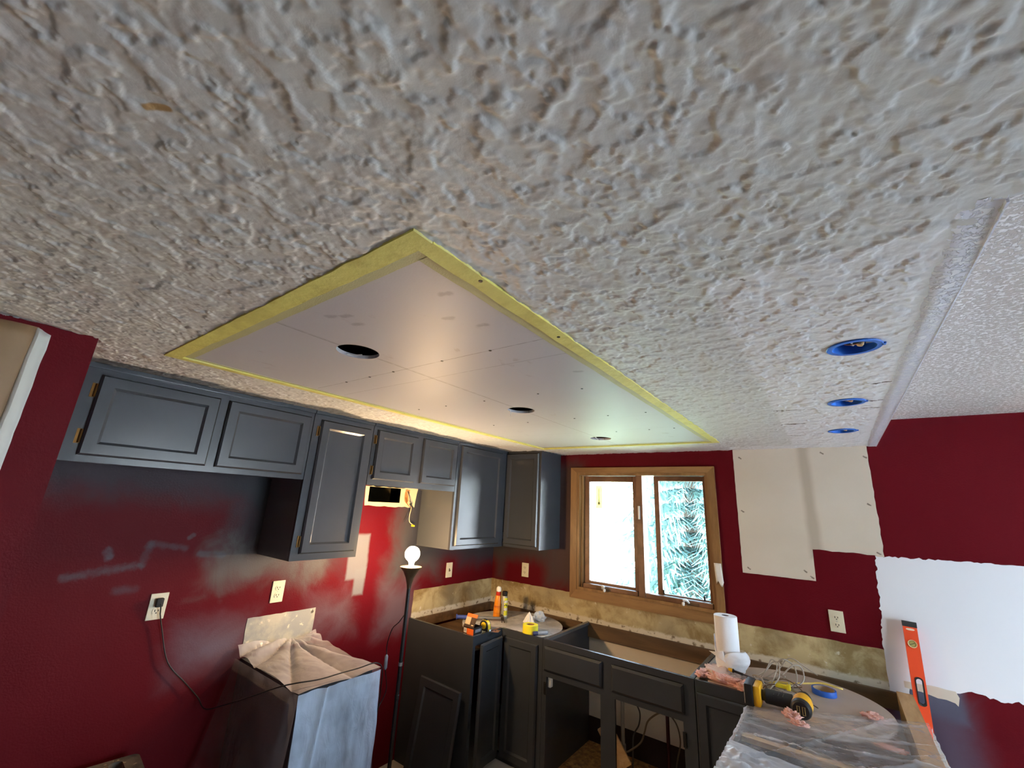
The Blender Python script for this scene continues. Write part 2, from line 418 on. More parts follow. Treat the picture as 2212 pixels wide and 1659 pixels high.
# ------------------------------------------------------------------ mesh helpers
class MB:
    def __init__(self): self.v = []; self.f = []
    def add(self, vs, fs):
        o = len(self.v); self.v += [tuple(p) for p in vs]; self.f += [tuple(i + o for i in f) for f in fs]; return self
    def box(self, x0, x1, y0, y1, z0, z1):
        vs = [(x, y, z) for z in (z0, z1) for y in (y0, y1) for x in (x0, x1)]
        return self.add(vs, [(0, 2, 3, 1), (4, 5, 7, 6), (0, 1, 5, 4), (2, 6, 7, 3), (0, 4, 6, 2), (1, 3, 7, 5)])
    def bbox(self, x0, x1, y0, y1, z0, z1, b=.003):
        """box with chamfered edges"""
        bm = bmesh.new(); bmesh.ops.create_cube(bm, size=1)
        for v in bm.verts:
            v.co = ((x0 + x1) / 2 + v.co.x * (x1 - x0), (y0 + y1) / 2 + v.co.y * (y1 - y0), (z0 + z1) / 2 + v.co.z * (z1 - z0))
        bmesh.ops.bevel(bm, geom=bm.edges[:], offset=b, segments=2, affect='EDGES', profile=.6)
        return self.bm(bm)
    def bm(self, bm):
        bm.verts.index_update()
        self.add([v.co[:] for v in bm.verts], [[v.index for v in f.verts] for f in bm.faces]); bm.free(); return self
    def lathe(self, prof, c=(0, 0, 0), axis=(0, 0, 1), n=24, caps=True):
        """prof: list of (radius, height) along axis"""
        q = Vector((0, 0, 1)).rotation_difference(Vector(axis).normalized()); c = Vector(c)
        vs, fs = [], []
        for r, h in prof:
            for k in range(n):
                a = 2 * PI * k / n
                vs.append(c + q @ Vector((r * math.cos(a), r * math.sin(a), h)))
        for i in range(len(prof) - 1):
            for k in range(n):
                k2 = (k + 1) % n
                fs.append((i * n + k, i * n + k2, (i + 1) * n + k2, (i + 1) * n + k))
        if prof[0] == prof[-1]: caps = False          # a ring: its profile is already closed
        if caps and prof[0][0] > 1e-6: fs.append(tuple(range(n - 1, -1, -1)))
        if caps and prof[-1][0] > 1e-6: fs.append(tuple((len(prof) - 1) * n + k for k in range(n)))
        return self.add(vs, fs)
    def tube(self, pts, r, n=8, smooth=0):
        pts = [Vector(p) for p in pts]
        if smooth: pts = catmull(pts, smooth)
        m = len(pts); rr = r if isinstance(r, (list, tuple)) else [r] * m
        vs, fs = [], []
        prev = None
        for i, p in enumerate(pts):
            t = (pts[min(i + 1, m - 1)] - pts[max(i - 1, 0)])
            if t.length < 1e-9: t = Vector((0, 0, 1))
            t.normalize()
            if prev is None:
                s = t.cross(Vector((0, 0, 1)) if abs(t.z) < .9 else Vector((1, 0, 0))).normalized()
            else:
                s = prev - t * prev.dot(t)
                s = s.normalized() if s.length > 1e-6 else t.orthogonal().normalized()
            prev = s; w = t.cross(s)
            for k in range(n):
                a = 2 * PI * k / n
                vs.append(p + (s * math.cos(a) + w * math.sin(a)) * rr[min(i, len(rr) - 1)])
        for i in range(m - 1):
            for k in range(n):
                k2 = (k + 1) % n
                fs.append((i * n + k, i * n + k2, (i + 1) * n + k2, (i + 1) * n + k))
        fs.append(tuple(range(n - 1, -1, -1))); fs.append(tuple((m - 1) * n + k for k in range(n)))
        return self.add(vs, fs)
    def prism(self, pts, direction):
        d = Vector(direction); n = len(pts)
        vs = [Vector(p) for p in pts] + [Vector(p) + d for p in pts]
        fs = [tuple(range(n - 1, -1, -1)), tuple(range(n, 2 * n))] + [(i, (i + 1) % n, n + (i + 1) % n, n + i) for i in range(n)]
        return self.add(vs, fs)
    def grid(self, fn, nu, nv):
        vs = [fn(i / nu, j / nv) for j in range(nv + 1) for i in range(nu + 1)]
        fs = [(j * (nu + 1) + i, j * (nu + 1) + i + 1, (j + 1) * (nu + 1) + i + 1, (j + 1) * (nu + 1) + i) for j in range(nv) for i in range(nu)]
        return self.add(vs, fs)
    def holed(self, outer, holes, z, dz, to3=None):
        """flat plate with real holes: outer and holes are 2D loops, thickness dz"""
        bm = bmesh.new(); edges = []
        for loop in [outer] + list(holes):
            vv = [bm.verts.new((p[0], p[1], 0)) for p in loop]
            for i in range(len(vv)): edges.append(bm.edges.new((vv[i], vv[(i + 1) % len(vv)])))
        bmesh.ops.triangle_fill(bm, use_beauty=True, use_dissolve=False, edges=edges)
        r = bmesh.ops.extrude_face_region(bm, geom=bm.faces[:])
        for e in r['geom']:
            if isinstance(e, bmesh.types.BMVert): e.co.z += dz
        bmesh.ops.recalc_face_normals(bm, faces=bm.faces[:])
        for v in bm.verts:
            p = Vector((v.co.x, v.co.y, z + v.co.z)); v.co = to3(p) if to3 else p
        return self.bm(bm)

def catmull(p, k):
    out = []
    n = len(p)
    for i in range(n - 1):
        a, b, c, d = p[max(i - 1, 0)], p[i], p[i + 1], p[min(i + 2, n - 1)]
        for j in range(k):
            t = j / k
            out.append(.5 * ((2 * b) + (c - a) * t + (2 * a - 5 * b + 4 * c - d) * t * t + (3 * b - a - 3 * c + d) * t ** 3))
    out.append(p[-1])
    return out

def circle(cx, cy, r, n=32):
    return [(cx + r * math.cos(2 * PI * i / n), cy + r * math.sin(2 * PI * i / n)) for i in range(n)]

def build(name, mb, mat, parent=None, smooth=False, origin=None, angle=35):
    me = bpy.data.meshes.new(name)
    off = Vector((0, 0, 0))
    if parent is not None: off = world_loc(parent)
    elif origin is not None: off = Vector(origin)
    me.from_pydata([tuple(Vector(v) - off) for v in mb.v], [], mb.f)
    me.update()
    bm = bmesh.new(); bm.from_mesh(me); bmesh.ops.recalc_face_normals(bm, faces=bm.faces[:]); bm.to_mesh(me); bm.free()
    mats = mat if isinstance(mat, (list, tuple)) else [mat]
    for m in mats: me.materials.append(MAT[m] if isinstance(m, str) else m)
    if smooth:
        for p in me.polygons: p.use_smooth = True
        try: me.set_sharp_from_angle(angle=math.radians(angle))
        except Exception: pass
    o = bpy.data.objects.new(name, me); COL.objects.link(o)
    if parent is not None: o.parent = parent
    else: o.location = off
    return o

def world_loc(o):
    v = Vector(o.location)
    while o.parent is not None:
        o = o.parent; v = v + Vector(o.location)
    return v

def tag(o, label=None, cat=None, group=None, kind=None):
    if label: o['label'] = label
    if cat: o['category'] = cat
    if group: o['group'] = group
    if kind: o['kind'] = kind
    return o

def thing(name, loc, label, cat, group=None):
    o = bpy.data.objects.new(name, None); COL.objects.link(o)
    o.empty_display_size = .05
    o.location = loc
    return tag(o, label, cat, group)

def struct(name, mb, mat, parent=None, label=None, smooth=False):
    o = build(name, mb, mat, parent, smooth)
    if parent is None: o['kind'] = 'structure'
    if label: o['label'] = label
    return o

def fbm(x, y, z=0.0, o=3):
    return mnoise.fractal(Vector((x, y, z)), 1.0, 2.0, o, noise_basis='PERLIN_ORIGINAL')

# ------------------------------------------------------------------ room shell
H = 2.175; HU = 2.327; YB = 3.347; XL = -2.64; XR = 3.0; YF = -2.6
PX0, PX1, PY0, PY1 = -1.861, -.545, .412, 2.945          # new drywall panel in the ceiling
BOXES = [(.100, 1.394), (.095, 2.073), (.089, 2.747)]
CANS = [(-1.204, .741), (-1.204, 1.684), (-1.200, 2.612)]
outer = [(XL - .12, YF), (XR, YF), (XR, .816), (.256, .816), (.256, YB + .12), (XL - .12, YB + .12)]
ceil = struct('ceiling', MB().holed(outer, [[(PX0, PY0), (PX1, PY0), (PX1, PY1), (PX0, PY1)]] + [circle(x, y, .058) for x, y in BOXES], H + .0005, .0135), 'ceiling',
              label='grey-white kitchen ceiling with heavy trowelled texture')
panel = build('drywall_panel', MB().holed([(PX0 + .002, PY0 + .002), (PX1 - .002, PY0 + .002), (PX1 - .002, PY1 - .002), (PX0 + .002, PY1 - .002)],
              [circle(x, y, .068, 40) for x, y in CANS], H + .001, .0127), 'board', ceil)
panel['label'] = 'smooth new drywall panel with three round light cut-outs and pencil lines'
def wavy_strip(mb, x0, x1, y0, y1, z, t, jag):
    """thin strip with slightly uneven long edges"""
    lx = (x1 - x0) > (y1 - y0); L = (x1 - x0) if lx else (y1 - y0); n = max(6, int(L / .05))
    A, B = [], []
    for i in range(n + 1):
        s = i / n
        j0 = fbm(s * 23, z * 7 + x0 * 3 + y0) * jag; j1 = fbm(s * 19, 5 + y1 * 3 + x1) * jag
        if lx: A.append((x0 + s * L, y0 + j0, z)); B.append((x0 + s * L, y1 + j1, z))
        else: A.append((x0 + j0, y0 + s * L, z)); B.append((x1 + j1, y0 + s * L, z))
    mb.prism(A + B[::-1], (0, 0, t))
E_ = .006
for (x0, x1, y0, y1, ix) in ((PX0 - .012, PX1 + .012, PY0 - .016, PY0 + .030, (PX0 + .02, PX1 - .02, PY0 + .027, PY0 + .060)),
                             (PX1 - .028, PX1 + .014, PY0 + .03, PY1 - .02, (PX1 - .060, PX1 - .026, PY0 + .058, PY1 - .055)),
                             (PX0 - .012, PX0 + .020, PY0 + .03, PY1 - .02, (PX0 + .018, PX0 + .036, PY0 + .058, PY1 - .055)),
                             (PX0 - .012, PX1 + .012, PY1 - .022, PY1 + .012, (PX0 + .02, PX1 - .02, PY1 - .055, PY1 - .020))):
    mb = MB(); wavy_strip(mb, x0, x1, y0, y1, H - .0066, .0060, .004)
    t = build('mesh_tape', mb, 'mesh_tape', ceil)
    mb = MB(); wavy_strip(mb, *ix, H - .0008, .0012, .0025)
    build('tape_inner_half', mb, 'mesh_tape_inner', t)['label'] = 'pale half of the mesh tape lying on the panel'
scr = MB().lathe([(0, -.0012), (.0045, -.001), (.005, .001)], n=10)
MAT['screw'] = simple('dark_screw_head', (34, 30, 30), .45, .6, .1, 80)
screws = [(-.543, .59), (-.553, .935), (-.577, .438), (-.761, .44), (-.96, .441), (-1.112, .441), (-1.375, .446), (-1.56, .45), (-1.72, .455),
          (-1.015, .942), (-.803, .942), (-1.274, .942), (-1.42, .942), (-.60, .942), (-1.58, .942), (-.951, 1.448), (-.748, 1.456), (-1.25, 1.45), (-1.5, 1.45),
          (-.667, 1.96), (-.86, 1.96), (-1.05, 1.96), (-1.35, 1.96), (-.8, 2.4), (-1.0, 2.4), (-.66, 2.4), (-1.6, 1.96), (-1.7, 1.45)]
smesh = None
for (x, y) in screws:
    o = bpy.data.objects.new('screw', smesh) if smesh else build('screw', scr, 'screw')
    if smesh is None: smesh = o.data
    else: COL.objects.link(o)
    o.parent = panel; o.location = (x, y, H + .0005 if x < -.56 else H - .0070)

# the trowelled plaster itself: real flakes, finer mesh where it is near
def np_perlin(x, y, seed):
    rs = np.random.RandomState(seed); perm = np.concatenate([rs.permutation(256)] * 2); ang = rs.rand(256) * 2 * PI
    gx, gy = np.cos(ang), np.sin(ang)
    xi, yi = np.floor(x).astype(int), np.floor(y).astype(int); xf, yf = x - xi, y - yi
    def gr(i, j):
        k = perm[perm[(xi + i) & 255] + ((yi + j) & 255)]; return gx[k] * (xf - i) + gy[k] * (yf - j)
    u = xf * xf * xf * (xf * (xf * 6 - 15) + 10); v = yf * yf * yf * (yf * (yf * 6 - 15) + 10)
    n0 = gr(0, 0) * (1 - u) + gr(1, 0) * u; n1 = gr(0, 1) * (1 - u) + gr(1, 1) * u
    return n0 * (1 - v) + n1 * v
def np_fbm(x, y, seed, octv=4, rough=.55):
    o = 0; amp = 1.0; tot = 0
    for k in range(octv):
        o = o + amp * np_perlin(x * 2 ** k + 13.7 * k, y * 2 ** k + 7.1 * k, seed + k); tot += amp; amp *= rough
    return o / tot
def np_flakes(x, y, sc, seed, thr, lo, hi, soft=.5):
    a = np_fbm(x * sc, y * sc, seed); w = np_fbm(x * sc * 1.4, y * sc * 1.4, seed + 40, 2)
    t = np.clip((w - lo) / (hi - lo), 0, 1); t = t * t * (3 - 2 * t); w = .018 + (soft - .018) * t
    h = np.clip((a - thr) / w + .5, 0, 1); return h * h * (3 - 2 * h)
ys = [-.36]
while ys[-1] < YB - .001: ys.append(min(YB, ys[-1] + .0024 + .0016 * max(0, ys[-1])))
ys = np.array(ys); xs = np.linspace(XL, .42, int((.42 - XL) / .0032))
GX, GY = np.meshgrid(xs, ys)
hh = np_flakes(GX, GY, 15.0, 11, .02, .00, .20) * 1.0
gate = .35 + np.clip(np_fbm(GX * 3.1, GY * 3.1, 77, 2) * 2.2 + .5, 0, 1)
hh += np_flakes(GX * .94 + GY * .34, GY * .94 - GX * .34, 29.0, 23, .05, -.04, .16) * .85 * np.clip(gate, 0, 1)
hh += np_flakes(GX, GY * .8, 50.0, 31, .08, -.08, .10) * .55 * np.clip(1.25 - gate, .2, 1)
hh += np_fbm(GX * 6, GY * 6, 61, 3) * .12
damp = np.ones_like(GX)
for (bx_, by_) in BOXES: damp *= np.clip((np.hypot(GX - bx_, GY - by_) - .058) / .03, 0, 1)
damp *= 1 - .55 * np.clip((GX - .17) / .03, 0, 1) * np.clip((GY - .74) / .06, 0, 1)
hh = np.clip(hh, 0, 2.4) * damp
GZ = H - .0002 - .0026 * hh
nx_, ny_ = len(xs), len(ys)
idx = np.arange(nx_ * ny_).reshape(ny_, nx_)
quads = np.stack([idx[:-1, :-1], idx[:-1, 1:], idx[1:, 1:], idx[1:, :-1]], -1).reshape(-1, 4)
cxm = (GX[:-1, :-1] + GX[1:, 1:]).ravel() / 2; cym = (GY[:-1, :-1] + GY[1:, 1:]).ravel() / 2
keep = ~((cxm > PX0 - .004) & (cxm < PX1 + .004) & (cym > PY0 - .006) & (cym < PY1 + .004)) & ~((cxm > .2555) & (cym > .806))
for (bx_, by_) in BOXES: keep &= np.hypot(cxm - bx_, cym - by_) > .0585
keep &= ~((cxm < -1.88) & (cym < .222))
quads = quads[keep]
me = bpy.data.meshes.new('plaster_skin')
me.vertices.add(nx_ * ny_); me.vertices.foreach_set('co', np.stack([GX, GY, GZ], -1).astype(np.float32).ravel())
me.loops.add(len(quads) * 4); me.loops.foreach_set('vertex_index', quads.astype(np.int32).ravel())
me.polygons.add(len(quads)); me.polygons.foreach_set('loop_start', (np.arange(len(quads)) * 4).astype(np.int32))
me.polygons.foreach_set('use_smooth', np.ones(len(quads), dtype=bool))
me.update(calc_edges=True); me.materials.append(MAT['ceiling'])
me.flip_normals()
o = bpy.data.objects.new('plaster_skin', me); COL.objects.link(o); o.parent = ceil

# corner bead along the edge of the dropped ceiling
def bead_fn(u, v):
    y = .80 + v * (YB - .80); w = .05 + .006 * fbm(v * 14, 2)
    return (.256 - w + u * (w + .0015), y, H - .0052 * min(1, u * 3) * min(1, v * 12) - .0014 * max(0, fbm(u * 3, v * 60, 4)))
mb = MB().grid(bead_fn, 9, 160); mb.box(.2555, .2585, .816, YB, H - .0066, HU)
build('corner_bead', mb, 'bead', ceil, True)['label'] = 'shiny bluish-white corner bead along the ceiling edge'
struct('trim_1', MB().box(.236, .2552, .82, YB, H + .014, HU), 'ceiling_upper')
struct('trim_2', MB().box(.256, XR, .80, .816, H + .014, HU), 'ceiling_upper')
struct('ceiling', MB().box(.20, XR, .78, YB, HU, HU + .03), 'ceiling_upper', label='higher mottled beige ceiling beyond the dropped edge')
struct('light_block_deck', MB().box(XL - .13, XR + .1, YF - .1, YB + .13, 2.62, 2.66), 'dark')  # unseen slab added to keep sky light out of the ceiling holes

# back wall with window opening
WX0, WX1, WZ0, WZ1 = -1.752, -.704, 1.092, 2.012
wall_back = struct('wall_back', MB().holed([(XL - .12, -.02), (XR + .12, -.02), (XR + .12, 2.62), (XL - .12, 2.62)],
                   [[(WX0, WZ0), (WX1, WZ0), (WX1, WZ1), (WX0, WZ1)]], 0, .12, lambda p: Vector((p.x, YB + p.z, p.y))), 'wall_back')
VY0, VY1, VZ0, VZ1 = 1.884, 2.166, 1.688, 1.80
wall_left = struct('wall_left', MB().holed([(.10, -.02), (YB + .12, -.02), (YB + .12, 2.62), (.10, 2.62)],
                   [[(VY0, VZ0), (VY1, VZ0), (VY1, VZ1), (VY0, VZ1)]], 0, -.12, lambda p: Vector((XL + p.z, p.x, p.y))), 'wall_left')
struct('wall_near_left', MB().box(XL - .12, -1.88, YF, .222, -.02, 2.62), 'wall_plain')
struct('wall_front', MB().box(XL - .12, XR + .12, YF - .12, YF, -.02, 2.62), 'primer')
DY0, DY1, DZ1 = 1.30, 2.90, 2.10
struct('wall_right', MB().holed([(YF - .12, -.02), (YB + .12, -.02), (YB + .12, 2.62), (YF - .12, 2.62)],
       [[(DY0, .03), (DY1, .03), (DY1, DZ1), (DY0, DZ1)]], 0, .12, lambda p: Vector((XR + p.z, p.x, p.y))), 'primer')
def floor_mat():
    g = N('bare_plywood_subfloor')
    n = g.noise(6, 5, .6, .6, g.mapping((.3, 1, 1)))
    c = g.mix(g.step(n, .3, .7), lin((172, 162, 148)), lin((200, 192, 180)))
    return g.done(c, .75)
MAT['floor'] = floor_mat()
struct('floor', MB().box(XL - .12, XR + .12, YF - .12, YB + .12, -.06, 0), 'floor')

def jag_poly(pts, step=.035, amp=.004, seed=0, flags=None):
    """2D outline whose sides are broken up by small bumps"""
    out = []; n = len(pts)
    for i in range(n):
        a, b = Vector(pts[i]), Vector(pts[(i + 1) % n]); L = (b - a).length; k = max(1, int(L / step))
        nn = Vector((-(b - a).y, (b - a).x)).normalized(); am = amp if flags is None else flags[i]
        for j in range(k):
            p = a + (b - a) * (j / k)
            if j: p = p + nn * am * (random.random() * 2 - 1)
            out.append((p.x, p.y))
    return out
def wall_patch(name, pts, mat, on, t=.0015, axis='y', amp=.003, step=.03, label=None, flags=None):
    q = jag_poly(pts, step, amp, 0, flags)
    if axis == 'y': loop = [(u, YB, v) for u, v in q]; d = (0, -t, 0)
    else: loop = [(XL, u, v) for u, v in q]; d = (t, 0, 0)
    o = build(name, MB().prism(loop, d), mat, on)
    if label: o['label'] = label
    return o
wall_patch('bare_drywall_patch', [(-.526, 2.174), (-.532, 1.367), (-.137, 1.368), (-.133, 1.548), (.160, 1.545), (.172, 1.538), (.203, 1.540), (.212, 2.174)],
           'bare_drywall', wall_back, amp=.002, flags=[.001, .001, .001, .005, .004, .002, .003, 0], label='bare beige stepped drywall patch right of the window')
wall_patch('white_primer_patch', [(.162, 1.541), (.131, 1.06), (.118, .862), (.205, .864), (.21, .912), (.40, .92), (.42, .93), (2.2, .925), (2.2, 1.56), (.72, 1.553), (.40, 1.548)],
           'primer', wall_back, t=.0012, amp=.005, step=.012, flags=[.006, .002, .002, .002, .003, .003, .010, 0, 0, .004, .005], label='large white primer rectangle on the red wall')
wall_patch('torn_strip', [(.19, .925), (.19, .895), (.375, .872), (.385, .860), (.395, .90), (.385, .925)], 'bare_drywall', wall_back, t=.002, amp=.004,
           label='torn cream paper edge under the white primer')
wall_patch('backsplash_scar', [(XL + .001, 1.058), (XL + .001, .848), (.124, .848), (.130, 1.058)], 'splash', wall_back, t=.0022, amp=.002,
           label='yellowed glue-stained strip left by the removed backsplash')
wall_patch('backsplash_scar', [(2.405, 1.058), (2.400, .848), (YB - .003, .848), (YB - .003, 1.058)], 'splash', wall_left, t=.0022, axis='x', amp=.002,
           label='yellowed backsplash strip by the corner')
wall_patch('backsplash_scar', [(1.228, 1.051), (1.230, .872), (1.618, .872), (1.619, 1.051)], 'splash_grey', wall_left, t=.0022, axis='x', amp=.002,
           label='grey-sprayed backsplash patch above the covered base cabinet')
# bare wall board round the duct hole
fr = MB()
q = jag_poly([(1.852, 1.795), (1.862, 1.662), (2.10, 1.657), (2.315, 1.660), (2.335, 1.80)], .03, .004)
fr.holed(q, [[(VY0, VZ0), (VY1, VZ0), (VY1, 1.793), (VY0, 1.793)]], 0, .0018, lambda p: Vector((XL + p.z, p.x, p.y)))
build('bare_board_surround', fr, simple('cream_bare_board', (214, 196, 150), .75, 0, .06, 14), wall_left)
tear = jag_poly([(2.212, 1.79), (2.206, 1.74), (2.215, 1.70), (2.232, 1.685), (2.248, 1.71), (2.252, 1.79)], .012, .004)
build('torn_brown_paper', MB().prism([(XL + .0018, u, v) for u, v in tear], (.0008, 0, 0)), simple('torn_brown_paper', (166, 116, 60), .8, 0, .2, 30), wall_left)
# duct behind the hole
du = MB().box(XL - .42, XL - .40, VY0 - .01, VY1 + .01, VZ0 - .01, VZ1 + .01)
du.box(XL - .40, XL - .0, VY0 - .004, VY0, VZ0, VZ1); du.box(XL - .40, XL - .0, VY1, VY1 + .004, VZ0, VZ1)
du.box(XL - .40, XL - .0, VY0, VY1, VZ0 - .004, VZ0); du.box(XL - .40, XL, VY0, VY1, VZ1, VZ1 + .004)
build('duct_lining', du, simple('dull_duct_metal', (92, 82, 58), .6, .3, .2, 10), wall_left)
struct('wall_under_sink', MB().box(-1.67, -.70, YB - .004, YB - .0002, .255, .83), 'bare_drywall', wall_back)
struct('dark_wall_band', MB().box(-1.67, -.70, YB - .004, YB - .0002, .02, .254), simple('dark_brown_band', (40, 22, 18), .9, 0, .3, 12), wall_back)  # flat dark brown panel across the lower wall

# ------------------------------------------------------------------ kitchen window
win = thing('window_1', (-1.23, YB, 1.09), 'oak-cased kitchen window with two casement sashes and crank handles', 'window')
del win['category']; win['kind'] = 'structure'
CX0, CX1, CZ0, CZ1 = -1.812, -.655, 1.026, 2.058
def casing(nm, pts, m):
    return build(nm, MB().prism([(u, YB, v) for u, v in pts], (0, -.019, 0)), m, win)
casing('casing', [(CX0, CZ0), (CX0, CZ1), (WX0, WZ1), (WX0, WZ0)], 'oak_v')
casing('casing', [(CX1, CZ0), (CX1, CZ1), (WX1, WZ1), (WX1, WZ0)], 'oak_v')
casing('casing', [(CX0, CZ1), (CX1, CZ1), (WX1, WZ1), (WX0, WZ1)], 'oak_h')
casing('casing', [(CX0, CZ0), (CX1, CZ0), (WX1, WZ0), (WX0, WZ0)], 'oak_h')
j = MB().box(WX0, WX0 + .018, YB - .012, YB + .118, WZ0, WZ1); j.box(WX1 - .018, WX1, YB - .012, YB + .118, WZ0, WZ1)
j.box(WX0 + .018, WX1 - .018, YB - .012, YB + .118, WZ1 - .018, WZ1); j.box(WX0 + .018, WX1 - .018, YB - .012, YB + .118, WZ0, WZ0 + .020)
j.box(WX0 + .018, WX0 + .032, YB + .02, YB + .118, WZ0 + .02, WZ1 - .018); j.box(WX1 - .030, WX1 - .018, YB + .02, YB + .118, WZ0 + .02, WZ1 - .018)
build('jamb', j, 'oak_v', win)
build('mullion', MB().bbox(-1.245, -1.195, YB + .008, YB + .11, WZ0 + .018, WZ1 - .018, .004), 'sash', win)
def sash(x0, x1, z0, z1, w, y, name='sash', wb=None):
    wb = wb or w
    m = MB().bbox(x0, x0 + w, y, y + .035, z0, z1, .004); m.bbox(x1 - w, x1, y, y + .035, z0, z1, .004)
    m.bbox(x0 + w, x1 - w, y, y + .035, z1 - w, z1, .004); m.bbox(x0 + w, x1 - w, y, y + .035, z0, z0 + wb, .004)
    return build(name, m, 'sash', win)
s1 = sash(-1.718, -1.243, WZ0 + .022, WZ1 - .02, .046, YB + .055)
build('pane', MB().box(-1.675, -1.285, YB + .070, YB + .074, WZ0 + .06, WZ1 - .06), 'glass', s1)
s2 = sash(-1.118, -.722, WZ0 + .022, WZ1 - .02, .036, YB + .060)
build('pane', MB().box(-1.09, -.75, YB + .074, YB + .078, WZ0 + .05, WZ1 - .05), 'glass', s2)
scn = build('insect_screen', MB().box(-1.085, -.755, YB + .0605, YB + .0610, WZ0 + .058, WZ1 - .056), 'screen', win)
bx = MB()
for (a, b) in ((-1.70, -1.25), (-1.19, -.73)): bx.bbox(a, b, YB + .0, YB + .052, WZ0 + .018, WZ0 + .052, .006)
build('sill_cover', bx, 'sash', win)
for (px, side) in ((-1.53, -1), (-.885, 1)):
    hb = MB().bbox(px - .055, px + .065, YB - .004, YB + .012, WZ0 + .022, WZ0 + .04, .004)
    h = build('crank', hb, 'brownwood', win)
    ar = MB().tube([(px, YB - .006, WZ0 + .035), (px + side * -.012, YB - .03, WZ0 + .055), (px + side * -.03, YB - .035, WZ0 + .048)], [.007, .006, .008], 10, 4)
    ar.lathe([(.007, 0), (.010, .006), (.009, .02), (.004, .024)], (px + side * -.03, YB - .035, WZ0 + .040), (0, -.3, -1), 12)
    build('crank_handle', ar, 'white_plastic', h, True)
build('sash_lock', MB().bbox(-1.228, -1.214, YB - .008, YB + .01, 1.66, 1.76, .004), 'white_plastic', win)
for px in (-1.08, -.80):
    build('screen_clip', MB().bbox(px, px + .012, YB + .05, YB + .059, WZ0 + .055, WZ0 + .085, .002), 'black', win)
# pale sticker with a thermometer-like print
stk = build('sticker', MB().box(-1.618, -1.560, YB + .0692, YB + .0697, 1.728, 1.914), translucent_sticker(), s1)
pr = MB().box(-1.592, -1.586, YB + .0688, YB + .0692, 1.79, 1.89); pr.lathe([(.011, 0), (.011, .0004)], (-1.589, YB + .0688, 1.765), (0, 1, 0), 14)
pr.prism([(-1.589, YB + .0688, 1.80), (-1.600, YB + .0688, 1.765), (-1.578, YB + .0688, 1.765)], (0, .0004, 0))
build('printed_mark', pr, simple('pale_print', (230, 226, 170), .5), s1)
tp = tag(build('paper_strip', MB().grid(lambda u, v: (-.703 + .045 * u + .010 * v, YB - .021 - .012 * math.sin(v * 2.2) * (1 - .3 * u) * .6, 1.408 - v * (.130 - .02 * math.sin(u * 7))), 4, 8),
               simple('white_paper', (222, 218, 210), .8), None, True, (-.68, YB - .02, 1.28)), 'torn white paper strip stuck on the right window casing', 'paper')
sm = tp.modifiers.new('thick', 'SOLIDIFY'); sm.thickness = .0006

# patio door that lets daylight in from the right (outside the frame)
w2 = thing('door_1', (XR, 2.1, .03), 'glazed patio door in the right wall', 'door'); del w2['category']; w2['kind'] = 'structure'
m = MB()
for (a, b) in ((DY0, DY0 + .06), (DY1 - .06, DY1), (2.07, 2.13)): m.bbox(XR + .02, XR + .08, a, b, .03, DZ1, .004)
m.bbox(XR + .02, XR + .08, DY0 + .06, DY1 - .06, DZ1 - .07, DZ1, .004); m.bbox(XR + .02, XR + .08, DY0 + .06, DY1 - .06, .03, .13, .004)
build('door_frame', m, 'white_plastic', w2)
build('pane', MB().box(XR + .048, XR + .052, DY0 + .06, 2.07, .13, DZ1 - .07), 'glass', w2)
build('pane', MB().box(XR + .048, XR + .052, 2.13, DY1 - .06, .13, DZ1 - .07), 'glass', w2)

# ------------------------------------------------------------------ cabinet doors
def face_pt(face, at, u, v, d):
    """face '+x': plane x=at looking +x, u=y; face '-y': plane y=at looking -y, u=x; face '-x': plane x=at looking -x, u=y"""
    if face == '+x': return (at + d, u, v)
    if face == '-x': return (at - d, u, v)
    return (u, at - d, v)
def panel_door(name, parent, face, at, u0, u1, v0, v1, rail=.045, depth=.019, panel_in=.009, mat='cab'):
    loops = [(0, 0), (0, depth * .45), (.007, depth), (rail, depth), (rail + .010, panel_in)]
    m = MB(); vs = []; fs = []
    for (ins, d) in loops:
        for (u, v) in ((u0 + ins, v0 + ins), (u1 - ins, v0 + ins), (u1 - ins, v1 - ins), (u0 + ins, v1 - ins)): vs.append(face_pt(face, at, u, v, d))
    for i in range(len(loops) - 1):
        for k in range(4): fs.append((i * 4 + k, i * 4 + (k + 1) % 4, (i + 1) * 4 + (k + 1) % 4, (i + 1) * 4 + k))
    fs.append((3, 2, 1, 0))
    m.add(vs, fs)
    d = build(name, m, mat, parent)
    p = MB(); ins = rail + .010
    a, b = face_pt(face, at, u0 + ins, v0 + ins, panel_in - .004), face_pt(face, at, u1 - ins, v1 - ins, panel_in)
    p.box(min(a[0], b[0]), max(a[0], b[0]), min(a[1], b[1]), max(a[1], b[1]), a[2], b[2])
    build('door_panel', p, mat, d)
    return d
def slab_front(name, parent, face, at, u0, u1, v0, v1, depth=.019, mat='cab'):
    loops = [(0, 0), (0, depth * .45), (.012, depth)]
    vs, fs = [], []
    for (ins, d) in loops:
        for (u, v) in ((u0 + ins, v0 + ins), (u1 - ins, v0 + ins), (u1 - ins, v1 - ins), (u0 + ins, v1 - ins)): vs.append(face_pt(face, at, u, v, d))
    for i in range(2):
        for k in range(4): fs.append((i * 4 + k, i * 4 + (k + 1) % 4, (i + 1) * 4 + (k + 1) % 4, (i + 1) * 4 + k))
    fs += [(3, 2, 1, 0), (8, 9, 10, 11)]
    return build(name, MB().add(vs, fs), mat, parent)
